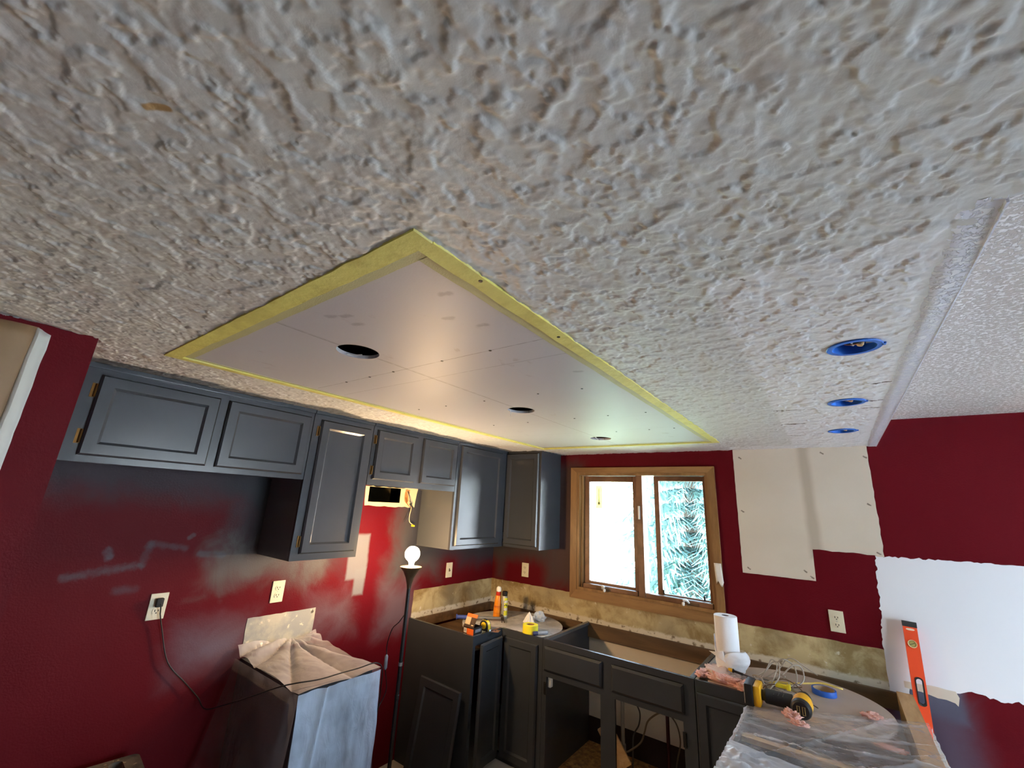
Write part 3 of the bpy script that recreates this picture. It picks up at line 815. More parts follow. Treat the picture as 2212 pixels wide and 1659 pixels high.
def hinge(parent, face, at, u, v, mat='hinge'):
    m = MB(); a = face_pt(face, at, u - .016, v - .028, 0.0); b = face_pt(face, at, u - .002, v + .028, .003)
    m.box(min(a[0], b[0]), max(a[0], b[0]), min(a[1], b[1]), max(a[1], b[1]), a[2], b[2])
    c = face_pt(face, at, u - .003, v - .026, .006)
    m.lathe([(.0045, 0), (.0045, .052)], c, (0, 0, 1), 10)
    return build('hinge', m, mat, parent, True)

XF = -2.28            # faces of the upper cabinets on the left wall
def upper(name, y0, y1, z0, label, doors, hinges, cap=True):
    r = thing(name, ((XL + XF) / 2, (y0 + y1) / 2, z0), label, 'cabinet', 'grey wall cupboards')
    m = MB()
    m.box(XL + .002, XF - .018, y0 + .001, y0 + .014, z0, H - .001); m.box(XL + .002, XF - .018, y1 - .014, y1 - .001, z0, H - .001)
    m.box(XL + .002, XF - .018, y0 + .014, y1 - .014, z0 + .012, z0 + .026); m.box(XL + .002, XL + .008, y0 + .014, y1 - .014, z0 + .026, H - .001)
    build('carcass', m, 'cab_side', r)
    f = MB(); u_lo, u_hi = doors[0][0] + .012, doors[-1][1] - .012; v_lo, v_hi = doors[0][2] + .012, doors[0][3] - .012
    f.box(XF - .018, XF, y0 + .001, u_lo, z0, H - .001); f.box(XF - .018, XF, u_hi, y1 - .001, z0, H - .001)
    f.box(XF - .018, XF, u_lo, u_hi, z0, v_lo); f.box(XF - .018, XF, u_lo, u_hi, v_hi, H - .001)
    if len(doors) > 1: f.box(XF - .018, XF, doors[0][1] - .012, doors[1][0] + .012, v_lo, v_hi)
    build('face_frame', f, 'cab', r)
    if cap: build('top_moulding', MB().bbox(XF, XF + .012, y0 + .001, y1 - .001, H - .022, H - .001, .003), 'cab', r)
    for (a, b, zz0, zz1) in doors: panel_door('door', r, '+x', XF, a, b, zz0, zz1)
    for (u, v) in hinges: hinge(r, '+x', XF, u, v)
    return r
upper('wall_cabinet', .232, 1.203, 1.790, 'wide short grey cupboard with two doors beside the red wall end', [(.313, .735, 1.815, 2.13), (.772, 1.184, 1.815, 2.13)], [(.311, 2.065), (.311, 1.885)])
upper('wall_cabinet', 1.205, 1.598, 1.380, 'tall single-door grey cupboard above the plastic-covered base cabinet', [(1.247, 1.573, 1.414, 2.127)], [(1.245, 2.06), (1.245, 1.475)])
upper('wall_cabinet', 1.600, 2.374, 1.790, 'short two-door grey cupboard over the empty range gap', [(1.628, 1.962, 1.826, 2.135), (2.017, 2.357, 1.828, 2.14)], [(1.626, 2.07), (1.626, 1.88)])
upper('wall_cabinet', 2.376, 3.00, 1.380, 'tall single-door grey cupboard right of the lamp, next to the corner', [(2.413, 2.930, 1.405, 2.145)], [])
# corner cupboard on the back wall
r = thing('wall_cabinet', (-2.27, 3.18, 1.38), 'tall grey corner cupboard on the window wall, left of the window', 'cabinet', 'grey wall cupboards')
YE = 3.022; XE = -1.925
m = MB().box(XE - .014, XE, YE + .018, YB - .001, 1.38, H - .001); m.box(XL + .002, XE - .014, YE + .018, YB - .001, 1.392, 1.406); m.box(-2.30, -2.286, YE + .018, YB - .001, 1.406, H - .001)
m.box(-2.286, XE - .014, YB - .007, YB - .001, 1.406, H - .001)
build('carcass', m, 'cab', r)
m = MB().box(-2.30, -2.27, YE, YE + .018, 1.38, H - .001); m.box(XE - .035, XE, YE, YE + .018, 1.38, H - .001); m.box(-2.27, XE - .035, YE, YE + .018, 1.38, 1.416); m.box(-2.27, XE - .035, YE, YE + .018, H - .05, H - .001)
build('face_frame', m, 'cab', r)
panel_door('door', r, '-y', YE, -2.283, -1.945, 1.402, 2.150)
build('hinge', MB().box(-2.290, -2.285, YE - .004, YE, 1.44, 1.49), 'steel', r)

# ------------------------------------------------------------------ base cabinets
ZT = .875; YF0 = 2.69
# left corner base unit (carousel)
r = thing('corner_base_cabinet', (-2.2, 2.9, 0), 'grey corner base unit without worktop in the left corner, bifold door ajar', 'cabinet', 'grey base cabinets')
m = MB().box(XL + .003, -2.02, 2.382, 2.40, .0, ZT)
build('end_panel', m, 'cab', r)
m = MB().box(XL + .003, -1.66, 2.40, YB - .005, .09, .105)
m.box(-2.04, -2.02, 2.40, 2.73, .0, .09); m.box(-2.02, -1.66, 2.71, 2.73, 0, .09)
m.box(-1.675, -1.661, 2.71, YB - .005, .105, ZT - .02)
build('carcass', m, 'cab_in', r)
m = MB().box(-2.02, -2.002, 2.382, 2.408, .09, ZT); m.box(-2.02, -2.002, 2.408, YF0, ZT - .058, ZT); m.box(-2.002, -1.66, YF0, YF0 + .018, ZT - .058, ZT)
m.box(-1.700, -1.66, YF0, YF0 + .018, .09, ZT - .058); m.box(-2.02, -2.002, 2.408, YF0, .09, .118); m.box(-2.002, -1.70, YF0, YF0 + .018, .09, .145)
build('face_frame', m, 'cab', r)
m = MB().box(XL + .005, -1.70, YB - .028, YB - .008, ZT - .075, ZT - .012); m.box(XL + .005, XL + .024, 2.40, YB - .03, ZT - .075, ZT - .012)
build('back_rail', m, 'brownwood', r)
d1 = panel_door('door', r, '+x', 0.0, 0.0, .262, .0, .70)
# swing the left leaf a little outwards round its inner (hinged) edge
def retrofit(d, hx, hy, hz, shift, ang, root):
    """mesh was built with parent offset; re-express it about a hinge at (hx,hy,hz)"""
    R_ = Matrix.Rotation(ang, 3, 'Z'); base = world_loc(root)
    for ob in [d] + list(d.children):
        for v in ob.data.vertices:
            w = Vector(v.co) + base
            w = R_ @ (w - Vector(shift)) + Vector((hx, hy, hz))
            v.co = w - base
    d.location = (0, 0, 0)
    for c in d.children: c.location = (0, 0, 0)
retrofit(d1, -1.998, 2.676, .13, (0, .262, 0), math.radians(7), r)
panel_door('door', r, '-y', YF0 - .001, -1.968, -1.694, .13, .832)
def pie_cut(cx, cy, r, qx, qy, sx, z, t):
    """round board with a square notch: drops the quarter beyond (qx, qy) on the side sx, towards -y"""
    pts = []; done = False
    yq = cy - math.sqrt(r * r - (qx - cx) ** 2); xq = cx + sx * math.sqrt(r * r - (qy - cy) ** 2)
    for k in range(144):
        a = PI / 2 + sx * -2 * PI * k / 144
        p = (cx + r * math.cos(a), cy + r * math.sin(a))
        if (p[0] - qx) * sx > 0 and p[1] < qy:
            if not done: pts += [(xq, qy), (qx, qy), (qx, yq)]; done = True
            continue
        pts.append(p)
    return MB().prism([(p[0], p[1], z) for p in pts], (0, 0, t))
disc = pie_cut(-2.036, 2.862, .372, -2.022, 2.712, 1, ZT - .022, .019)
dsk = build('carousel_board', disc, 'round', r); dsk['label'] = 'worn grey round carousel board'
build('corner_shelf', MB().box(XL + .026, -2.03, 2.41, YB - .03, ZT - .10, ZT - .09).box(-2.03, -1.68, 2.72, YB - .03, ZT - .10, ZT - .09), 'brownwood', r)

# sink base
SX0, SX1 = -1.658, -.712
r = thing('sink_base_cabinet', ((SX0 + SX1) / 2, 3.0, 0), 'open grey sink base without worktop or doors under the window', 'cabinet', 'grey base cabinets')
for xx in (SX0, SX1 - .015): build('side_panel', MB().box(xx, xx + .015, YF0 + .018, YB - .007, .09, ZT), 'cab', r)
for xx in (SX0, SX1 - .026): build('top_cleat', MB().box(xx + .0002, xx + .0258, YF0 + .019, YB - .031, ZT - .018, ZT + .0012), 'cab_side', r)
build('floor_board', MB().box(SX0 + .015, SX1 - .015, YF0 + .018, YB - .007, .085, .10), 'osb', r)
build('back_rail', MB().box(SX0 + .015, SX1 - .015, YB - .03, YB - .007, ZT - .10, ZT - .005), 'brownwood', r)
m = MB()
for (a, b, c, d) in ((SX0, -1.626, .09, ZT), (-1.25, -1.16, .09, ZT), (-.777, SX1, .09, ZT)): m.box(a, b, YF0, YF0 + .018, c, d)
for (a, b) in ((-1.626, -1.25), (-1.16, -.777)):
    m.box(a, b, YF0, YF0 + .018, ZT - .035, ZT); m.box(a, b, YF0, YF0 + .018, .664, .715); m.box(a, b, YF0, YF0 + .018, .09, .115); m.box(a, b, YF0 + .012, YF0 + .018, .715, ZT - .035)
build('face_frame', m, 'cab', r)
slab_front('drawer_front', r, '-y', YF0, -1.642, -1.237, .700, .838)
slab_front('drawer_front', r, '-y', YF0, -1.176, -.765, .700, .838)
build('toe_board', MB().box(SX0, SX1, YF0 + .06, YF0 + .075, 0, .085), 'cab', r)
for (u, v) in ((-1.632, .60), (-.772, .585)):
    m = MB().bbox(u - .010, u + .010, YF0 - .005, YF0, v - .035, v + .035, .002); m.lathe([(.006, -.03), (.006, .03)], (u + .004, YF0 - .006, v), (0, 0, 1), 10)
    build('hinge', m, simple('dark_steel_hinge', (44, 42, 38), .4, .7), r, True)
build('hinge_plate', MB().bbox(-1.626, -1.606, YF0 + .02, YF0 + .05, .60, .655, .004), 'white_plastic', r)

# right corner unit
RX0, RX1 = -.708, .215
r = thing('corner_base_cabinet', (-.25, 2.9, 0), 'grey corner base unit heaped with tools on the right, below the outlet', 'cabinet', 'grey base cabinets')
m = MB().box(RX0, RX0 + .015, YF0 + .018, YB - .007, .09, ZT - .002); m.box(RX0 + .015, .150, YF0 + .02, YB - .007, .09, .105)
m.box(-.40, .15, 2.42, YF0 + .02, .09, .105)
build('carcass', m, 'cab_in', r)
build('end_panel', MB().box(.150, RX1, 2.405, YB - .03, 0, ZT), 'pine', r)['label'] = 'raw pine end frame'
m = MB().box(RX0 + .001, -.428, YF0, YF0 + .018, ZT - .066, ZT); m.box(RX0 + .001, RX0 + .028, YF0, YF0 + .018, .09, ZT - .066); m.box(-.428, -.41, 2.405, YF0 + .018, ZT - .066, ZT)
m.box(RX0 + .028, -.428, YF0, YF0 + .018, .09, .135); m.box(-.428, -.41, 2.405, YF0 + .018, .09, .135); m.box(-.428, -.41, 2.405, 2.43, .135, ZT - .066)
build('face_frame', m, 'cab', r)
panel_door('door', r, '-y', YF0, -.700, -.432, .125, .822)
panel_door('door', r, '-x', -.429, 2.425, 2.672, .125, .822)
build('back_rail', MB().box(RX0 + .015, .150, YB - .032, YB - .008, ZT - .09, ZT - .01), 'brownwood', r)
disc = pie_cut(-.275, 2.828, .388, -.408, 2.712, -1, ZT - .020, .019)
build('carousel_board', disc, 'round_pale', r)['label'] = 'pale round carousel board'
build('corner_shelf', MB().box(-.40, .148, 2.42, YB - .035, ZT - .17, ZT - .16), 'cab_in', r)
build('ledger', MB().box(.216, .30, 3.20, YB - .004, .55, .615), 'pine', r)

# peninsula unit under the plastic
r = thing('peninsula_cabinet', (-.1, 2.0, 0), 'open-topped base unit under clear plastic, nearest at the lower right', 'cabinet', 'grey base cabinets')
m = MB().box(-.41, .15, 2.385, 2.403, .09, ZT); m.box(-.41, RX1, 1.45, 1.468, 0, ZT); m.box(-.41, .15, 1.468, 2.385, .09, .105)
m.box(-.41, .15, 1.98, 1.998, .105, ZT)
build('carcass', m, 'cab', r)
build('end_panel', MB().box(.150, RX1, 1.468, 2.403, 0, ZT), 'pine', r)
m = MB().box(-.428, -.41, 1.45, 1.49, .09, ZT); m.box(-.428, -.41, 2.36, 2.403, .09, ZT); m.box(-.428, -.41, 1.49, 2.36, ZT - .035, ZT); m.box(-.428, -.41, 1.49, 2.36, .09, .115)
build('face_frame', m, 'cab', r)
slab_front('drawer_front', r, '-x', -.428, 1.51, 2.35, .70, .835)
panel_door('door', r, '-x', -.428, 1.51, 1.925, .125, .675); panel_door('door', r, '-x', -.428, 1.935, 2.35, .125, .675)
build('stretcher', MB().box(-.41, .15, 2.20, 2.235, ZT - .02, ZT - .002), 'pine', r)

# narrow base unit left of the range gap
BX = -2.03
r = thing('base_cabinet', (-2.33, 1.42, 0), 'narrow grey drawer unit under plastic on the left wall', 'cabinet', 'grey base cabinets')
m = MB().box(XL + .004, BX - .018, 1.232, 1.248, .0, .862); m.box(XL + .004, BX - .018, 1.604, 1.62, 0, .862); m.box(XL + .004, BX - .018, 1.248, 1.604, .85, .862)
m.box(XL + .004, BX - .018, 1.248, 1.604, .09, .105)
build('carcass', m, 'cab', r)
m = MB().box(BX - .018, BX, 1.232, 1.266, .09, .862); m.box(BX - .018, BX, 1.586, 1.62, .09, .862)
for (a, b) in ((.09, .125), (.455, .485), (.665, .695), (.832, .862)): m.box(BX - .018, BX, 1.266, 1.586, a, b)
build('face_frame', m, 'cab', r)
for (a, b) in ((.69, .84), (.480, .672), (.115, .462)): slab_front('drawer_front', r, '+x', BX, 1.256, 1.600, a, b)

# loose door leaning on the end panel of the corner unit
ld = thing('cabinet_door', (-2.27, 2.28, 0), 'loose grey panel door leaning against the left corner unit', 'cabinet door')
dd = panel_door('door_frame', ld, '-y', 2.28, -2.425, -2.055, .0, .565, rail=.05)
R_ = Matrix.Rotation(math.radians(-7.5), 3, 'X'); Q_ = Matrix.Rotation(math.radians(1.5), 3, 'Y')
for ob in [dd] + list(dd.children):
    for v in ob.data.vertices: v.co = R_ @ Q_ @ Vector(v.co)
    ob.location.z = .005 if ob is dd else 0

# ------------------------------------------------------------------ outlets and switch
def outlet(axis, u, v, label, kind='duplex', tilt=0):
    """axis 'x': on the left wall (u=y); axis 'y': on the back wall (u=x)"""
    def P(a, b, d): return (XL + d, u + a, v + b) if axis == 'x' else (u + a, YB - d, v + b)
    def bx(m, a0, a1, b0, b1, d0, d1, bev=0.0):
        p, q = P(a0, b0, d0), P(a1, b1, d1)
        args = (min(p[0], q[0]), max(p[0], q[0]), min(p[1], q[1]), max(p[1], q[1]), p[2], q[2])
        return m.bbox(*args, bev) if bev else m.box(*args)
    r = thing('wall_outlet' if kind == 'duplex' else 'light_switch', P(0, -.057, 0), label, 'outlet' if kind == 'duplex' else 'switch')
    build('cover_plate', bx(MB(), -.035, .035, -.057, .057, .0, .006, .002), 'ivory', r)
    nrm = (1, 0, 0) if axis == 'x' else (0, -1, 0)
    if kind == 'duplex':
        for s in (-1, 1):
            f = MB(); pts = []
            for k in range(20):
                a = 2 * PI * k / 20
                pts.append(P(.0165 * math.cos(a), s * .0195 + max(-.0125, min(.0125, .0165 * math.sin(a))), .0055))
            f.prism(pts, Vector(nrm) * .0028)
            rc = build('receptacle', f, 'ivory', r)
            sl = MB()
            bx(sl, -.0085, -.0050, s * .0195 - .003, s * .0195 + .007, .0083, .0087); bx(sl, .0050, .0085, s * .0195 - .002, s * .0195 + .006, .0083, .0087)
            sl.lathe([(.0030, 0), (.0030, .0005)], P(0, s * .0195 - .008, .0083), nrm, 10)
            build('slots', sl, 'ivory_dark', rc)
        build('screw', MB().lathe([(.003, 0), (.0025, .001), (0, .0012)], P(0, 0, .006), nrm, 10), 'steel', r)
    else:
        build('switch_slot', bx(MB(), -.0055, .0055, -.012, .012, .0058, .0064), 'ivory_dark', r)
        build('toggle', bx(MB(), -.0035, .0035, -.008, .003, .006, .016, .001), simple('brown_toggle', (96, 78, 50), .5), r)
        for s in (-1, 1): build('screw', MB().lathe([(.003, 0), (.0025, .001), (0, .0012)], P(0, s * .030, .006), nrm, 10), 'steel', r)
    return r
outlet('x', .803, 1.170, 'ivory wall outlet with a black plug in its upper socket')
outlet('x', 1.363, 1.170, 'empty ivory wall outlet above the grey-sprayed backsplash patch')
outlet('x', 2.765, 1.172, 'ivory switch plate right of the lamp, by the corner', 'switch')
outlet('y', -2.266, 1.172, 'ivory wall outlet between the corner and the window')
outlet('y', -.063, 1.163, 'ivory wall outlet on dark red wall right of the paper towels')

# ------------------------------------------------------------------ floor lamp
LX, LY = -2.134, 1.90
lamp = thing('floor_lamp', (LX, LY, 0), 'thin black floor lamp with a bare glowing globe bulb in the range gap', 'lamp')
build('base', MB().lathe([(0, .03), (.03, .03), (.10, .022), (.125, .012), (.128, 0), (0, 0)][::-1], (LX, LY, 0), n=40), 'black', lamp, True)
pole = build('pole', MB().lathe([(.011, .025), (.011, .62), (.0125, .622), (.0125, .645), (.011, .647), (.011, 1.209)], (LX, LY, 0), n=20), 'black', lamp, True)
build('pole_joint', MB().lathe([(.0128, 0), (.0128, .018)], (LX, LY, .79), n=20), 'steel', lamp, True)
build('cup', MB().lathe([(.012, 1.199), (.016, 1.224), (.026, 1.259), (.044, 1.294), (.064, 1.317), (.0645, 1.321), (.060, 1.318), (.042, 1.298), (.02, 1.271), (0, 1.267)], (LX, LY, 0), n=40),
      simple('dark_bronze_cup', (74, 56, 38), .4, .4, .1, 20), lamp, True)
build('socket', MB().lathe([(.018, 1.269), (.018, 1.324), (.015, 1.334), (0, 1.334)], (LX, LY, 0), n=24), simple('cream_socket', (214, 196, 150), .5), lamp, True)
g = N('glowing_bulb'); g.n.remove(g.b)
em = g.n.new('ShaderNodeEmission'); em.inputs[0].default_value = (1.0, .66, .34, 1); em.inputs[1].default_value = 250.0
g.l.new(em.outputs[0], g.out.inputs[0]); MAT['bulb'] = g.m
br = .045; bz = 1.394
prof = [(.014, 1.331), (.016, 1.345)] + [(br * math.sin(a), bz - br * math.cos(a)) for a in [math.radians(28 + k * 152 / 14) for k in range(15)]]
prof[-1] = (0, bz + br)
build('bulb', MB().lathe(prof, (LX, LY, 0), n=28), 'bulb', lamp, True)

# cord: outlet -> behind the wall side -> over the plastic -> inline switch -> lamp base
cord = thing('lamp_cord', (-2.6, .81, 1.19), 'black lamp cord running from the plugged outlet over the plastic sheet', 'cord')
pl = MB().bbox(XL + .009, XL + .034, .789, .817, 1.170, 1.208, .005); pl.tube([(XL + .03, .806, 1.185), (XL + .032, .81, 1.165), (XL + .026, .815, 1.14)], [.006, .005, .003], 10, 4)
build('plug', pl, 'black_rubber', cord, True)
pts = [(XL + .026, .815, 1.14), (XL + .02, .84, 1.068), (XL + .02, .895, .922), (XL + .02, .989, .814), (XL + .03, 1.054, .739), (XL + .10, 1.07, .705), (-2.42, 1.10, .745), (-2.25, 1.12, .815), (-2.10, 1.165, .880), (-2.04, 1.215, .899),
       (-1.995, 1.30, .904), (-1.99, 1.40, .905), (-1.985, 1.50, .905), (-1.985, 1.60, .905), (-2.0, 1.66, .86), (-2.09, 1.74, .72), (-2.2, 1.83, .58), (-2.30, 1.90, .44)]
build('cable', MB().tube(pts, .0028, 8, 6), 'black', cord, True)
tw = MB().tube([(-2.30, 1.90, .44), (-2.36, 1.94, .40), (-2.40, 1.985, .46), (-2.40, 2.04, .55), (-2.402, 2.035, .62), (-2.40, 2.015, .684)], .003, 8, 6)
tw.tube([(-2.40, 2.013, .762), (-2.39, 2.00, .83), (-2.30, 1.95, .94), (-2.15, 1.87, 1.02), (LX - .010, LY + .004, 1.06)], .003, 8, 6)
build('cable', tw, 'black', cord, True)
build('inline_switch', MB().tube([(-2.40, 2.015, .680), (-2.40, 2.0145, .690), (-2.40, 2.0135, .755), (-2.40, 2.013, .766)], [.004, .011, .011, .004], 12), simple('grey_switch', (132, 138, 150), .4), cord, True)

# wires hanging from the hole beside the duct
wr = thing('range_hood_wires', (XL + .05, 2.24, 1.70), 'loose wires with a yellow wire nut hanging beside the wall duct hole', 'wires')
def wire(pts, r, mat, parent, name='wire'): return build(name, MB().tube(pts, r, 7, 5), mat, parent, True)
wire([(XL + .003, 2.225, 1.775), (XL + .03, 2.222, 1.74), (XL + .025, 2.235, 1.70), (XL + .05, 2.243, 1.66), (XL + .05, 2.235, 1.60), (XL + .05, 2.243, 1.555), (XL + .06, 2.275, 1.533)], .0028, simple('cream_wire', (222, 190, 150), .5), wr)
wire([(XL + .003, 2.235, 1.78), (XL + .02, 2.250, 1.72), (XL + .04, 2.248, 1.67), (XL + .045, 2.225, 1.60), (XL + .04, 2.20, 1.55)], .0024, 'black', wr)
wire([(XL + .003, 2.22, 1.73), (XL + .035, 2.208, 1.69), (XL + .05, 2.23, 1.665), (XL + .05, 2.25, 1.67)], .0022, 'copper', wr)
wire([(XL + .003, 2.25, 1.76), (XL + .03, 2.255, 1.70), (XL + .045, 2.245, 1.675)], .003, simple('white_wire', (230, 222, 200), .5), wr)
build('black_tape_wrap', MB().tube([(XL + .04, 2.238, 1.688), (XL + .05, 2.243, 1.672), (XL + .05, 2.258, 1.66)], [.006, .010, .007], 10, 3), 'black_rubber', wr, True)
build('wire_nut', MB().lathe([(.0035, 0), (.0065, .003), (.008, .026), (.0085, .028), (0, .028)], (XL + .062, 2.285, 1.526), (.1, -1, .15), 14), simple('yellow_wire_nut', (240, 196, 40), .4), wr, True)

# ------------------------------------------------------------------ ceiling boxes with wires
orde = ['nearest and largest', 'middle', 'farthest and smallest']
for i, (x, y) in enumerate(BOXES):
    r = thing('ceiling_box', (x, y, H - .003), 'blue round ceiling electrical box with bunched wires, %s of the row of three' % orde[i], 'electrical box', 'blue boxes in the ceiling')
    n = 40; rim = MB().lathe([(.048, 0), (.060, .0), (.0615, .0015), (.060, .0045), (.048, .0045), (.048, 0)], (x, y, H - .0050), n=n)
    rim.bbox(x + .056, x + .066, y - .008, y + .008, H - .0050, H - .0005, .001)
    build('mounting_ring', rim, 'blue_plastic', r, True)
    build('cup', MB().lathe([(.048, -.001), (.0475, .044), (0, .047)], (x, y, H), n=n, caps=False), 'blue_plastic', r, True)
    for k, (dx, dy, mt) in enumerate(((.012, 0, 'copper'), (.0, .01, simple('white_cable_sheath', (210, 206, 196), .5)), (-.012, -.006, 'black'), (.02, .008, 'black'))):
        a = k * 1.3 + i
        wire([(x + .03 * math.cos(a), y + .03 * math.sin(a), H + .044), (x + .034 * math.cos(a + .8), y + .03 * math.sin(a + .8), H + .03), (x + dx, y + dy, H + .008), (x - .02 * math.cos(a), y - .016 * math.sin(a), H + .012), (x + .004 * k, y + .012, H + .04)], .0032, mt, r)
    build('wire_nut', MB().lathe([(0, 0), (.007, .002), (.009, .018), (.006, .024), (0, .024)], (x + .012, y - .004, H - .002), (.3, .2, 1), 14), simple('tan_wire_nut', (206, 170, 128), .4), r, True)
    build('clamp_tab', MB().bbox(x + .026, x + .044, y - .012, y + .006, H + .006, H + .010, .001), simple('grey_tab', (132, 132, 128), .5), r)
# ragged paper at the panel cut-outs
for i, (x, y) in enumerate(CANS):
    t = MB().tube([(x - .062, y - .012, H + .004), (x - .058, y - .010, H - .010), (x - .057, y - .008, H - .028)] if i == 1 else ([(x - .01, y - .066, H + .004), (x, y - .058, H - .008), (x + .012, y - .05, H - .020)] if i == 2 else [(x - .066, y + .0, H + .006), (x - .055, y + .02, H + .006), (x - .03, y + .035, H + .008)]), [.003, .004, .002], 6, 3)
    build('torn_paper', t, simple('torn_white_paper', (210, 206, 202), .8), panel)

# ------------------------------------------------------------------ kraft paper over the left opening
def kraft(u, v):
    z = 2.158 - v * 2.1; y = -.55 + u * .64
    d = .006 + .010 * abs(math.sin(u * 9 + v * 3)) + .02 * max(0, math.sin((u * 1.3 - v * .9) * 6)) ** 3 * (1 - abs(2 * u - 1) ** 4)
    return (-1.879 + d, y, z - .03 * (1 - u) * (u < .99))
MAT['kraft'] = simple('brown_masking_paper', (128, 102, 72), .6, 0, .08, 6, .0008)
o = tag(build('masking_paper', MB().grid(kraft, 48, 60), 'kraft', None, True, (-1.87, -.23, .05)), 'brown masking paper hung over the opening at the left edge', 'paper sheet')
s = o.modifiers.new('thick', 'SOLIDIFY'); s.thickness = .0006; s.offset = 1
def tape(u, v):
    y = .083 + u * .036 + .004 * v + .002 * fbm(v * 30, u); z = 2.157 - .012 * u - v * 2.1
    return (-1.879 + .020 * math.exp(-((u - .25) / .3) ** 2) * .8 + .001, y, z)
o = tag(build('masking_tape', MB().grid(tape, 8, 90), simple('white_tape', (206, 202, 194), .5, 0, .04, 30), None, True, (-1.87, .10, .06)), 'white tape strip down the edge of the brown masking paper', 'tape')
s = o.modifiers.new('thick', 'SOLIDIFY'); s.thickness = .0008; s.offset = 1

# ------------------------------------------------------------------ plastic sheets
ps = thing('plastic_sheet', (-2.3, 1.4, .87), 'milky plastic sheet pleated over the narrow drawer unit on the left', 'plastic sheet')
def top_l(u, v):
    x = -2.615 + .645 * v; y = 1.195 + u * (.432 + .0 * v)
    ax, ay = -2.625, 1.50
    th = math.atan2(y - ay, x - ax + .02); d = math.hypot(y - ay, x - ax)
    w = abs(math.sin(th * 7.5 + .4 + .9 * fbm(th * 2.3, 1))) ** .6
    z = .872 + .034 * w * min(1, d / .10) * (1 - .62 * v) + .030 * max(0, 1 - v * 6) + .010 * fbm(x * 9, y * 9)* (1-v)
    return (x, y, max(z, .866))
build('top_sheet', MB().grid(top_l, 110, 70), 'poly_top', ps, True, angle=60)
def front_l(u, v):
    y = 1.195 + u * .432 + .01 * v * (u - .5); z = .874 - v * .80
    x = -1.970 + .010 * fbm(y * 8, z * 4, 2) + .022 * v + .008 * math.sin(y * 40 + z * 7) * v + .010 * math.exp(-((u - .30 + .2 * v) / .02) ** 2)
    return (x, y, z + .004 * fbm(y * 10, 1) * (v < .02))
build('front_sheet', MB().grid(front_l, 60, 70), 'poly', ps, True, angle=60)
def side_l(u, v):
    x = -2.615 + .645 * u; z = .874 - v * .80 - .02 * v * math.sin(x * 6)
    y = 1.195 - .19 * v ** 1.2 * (1.15 - .6 * u) + .018 * fbm(x * 6, z * 5, 5) * v + .012 * math.sin(x * 26 + 3 * z) * v
    return (x + .025 * v * (u - .3), y, z)
build('side_sheet', MB().grid(side_l, 50, 50), 'poly_clear', ps, True, angle=60)
def side_r(u, v):
    x = -2.60 + .63 * u; z = .874 - v * .80
    y = 1.628 + .012 * abs(fbm(x * 6, z * 5, 8)) + .02 * v
    return (x, y, z)
build('side_sheet', MB().grid(side_r, 30, 40), 'poly_clear', ps, True, angle=60)

pr_ = thing('plastic_sheet', (-.1, 2.0, .88), 'clear crumpled plastic sheet draped over the nearest base unit at lower right', 'plastic sheet')
def ridge(x, y):
    h = 0.0; e = min(1.0, max(0.0, (x + .43) / .06)) * min(1.0, max(0.0, (.22 - x) / .05)); e = .25 + .75 * e
    for k, (a, b, c, amp, w) in enumerate(((2.33, .20, .35, .017, .006), (2.47, .42, .2, .013, .005), (2.21, -.02, -.3, .012, .008), (2.64, .60, 0, .010, .005), (2.28, .55, .8, .010, .005))):
        s = x + .12; yy = a + b * s + c * s * s + .012 * fbm(x * 5, k * 3.1)
        h += amp * (.35 + .9 * abs(fbm(x * 4, k * 7.7 + 2))) * math.exp(-((y - yy) / w) ** 2)
    for k, (a, b, amp, w) in enumerate(((-.30, .55, .006, .008), (-.10, .75, .007, .009), (.06, .9, .006, .008))):
        xx = a + b * (y - 2.1) + .010 * fbm(y * 5, k * 5.3); h += amp * math.exp(-((x - xx) / w) ** 2)
    return h * e
def top_r(u, v):
    x = -.432 + .655 * u; yf = 2.515 + (x + .42) * .59
    y = yf - v * (yf - 1.42)
    z = .8800 + ridge(x, y) + .006 * abs(fbm(x * 14, y * 14, 3)) + .004 * abs(fbm(x * 40, y * 30, 6)) * (y < 2.3)
    if v < .03: z += .003
    return (x, y, z)
build('top_sheet', MB().grid(top_r, 120, 280), 'poly_bench', pr_, True, angle=60)
def top_d(u, v):
    x = -.434 + .660 * u; y0 = 2.10 - .06 * math.sin(u * 3.1) + .05 * u + .012 * fbm(u * 9, 4); y = y0 - v * (y0 - 1.42)
    z = .887 + ridge(x, y) + .022 * abs(fbm(x * 9, y * 13, 13)) * min(1, v * 8) + .010 * abs(fbm(x * 26, y * 30, 16)) * min(1, v * 8)
    return (x, y, z)
build('bunched_layer', MB().grid(top_d, 90, 90), 'poly_dense', pr_, True, angle=70)
def left_r(u, v):
    y = 1.42 + 1.09 * u; z = .882 - v * .55
    x = -.434 - .055 * v - .012 * abs(fbm(y * 12, z * 8, 21)) - .010 * abs(math.sin(y * 30 + z * 6)) * v
    return (x, y + .02 * v, z)
build('side_sheet', MB().grid(left_r, 80, 40), 'poly_dense', pr_, True, angle=70)
def right_r(u, v):
    y = 1.42 + 1.45 * u; z = .882 - v * .5
    return (.224 + .012 * v + .010 * abs(fbm(y * 10, z * 8, 31)), y, z)
build('side_sheet', MB().grid(right_r, 60, 24), 'poly', pr_, True, angle=70)

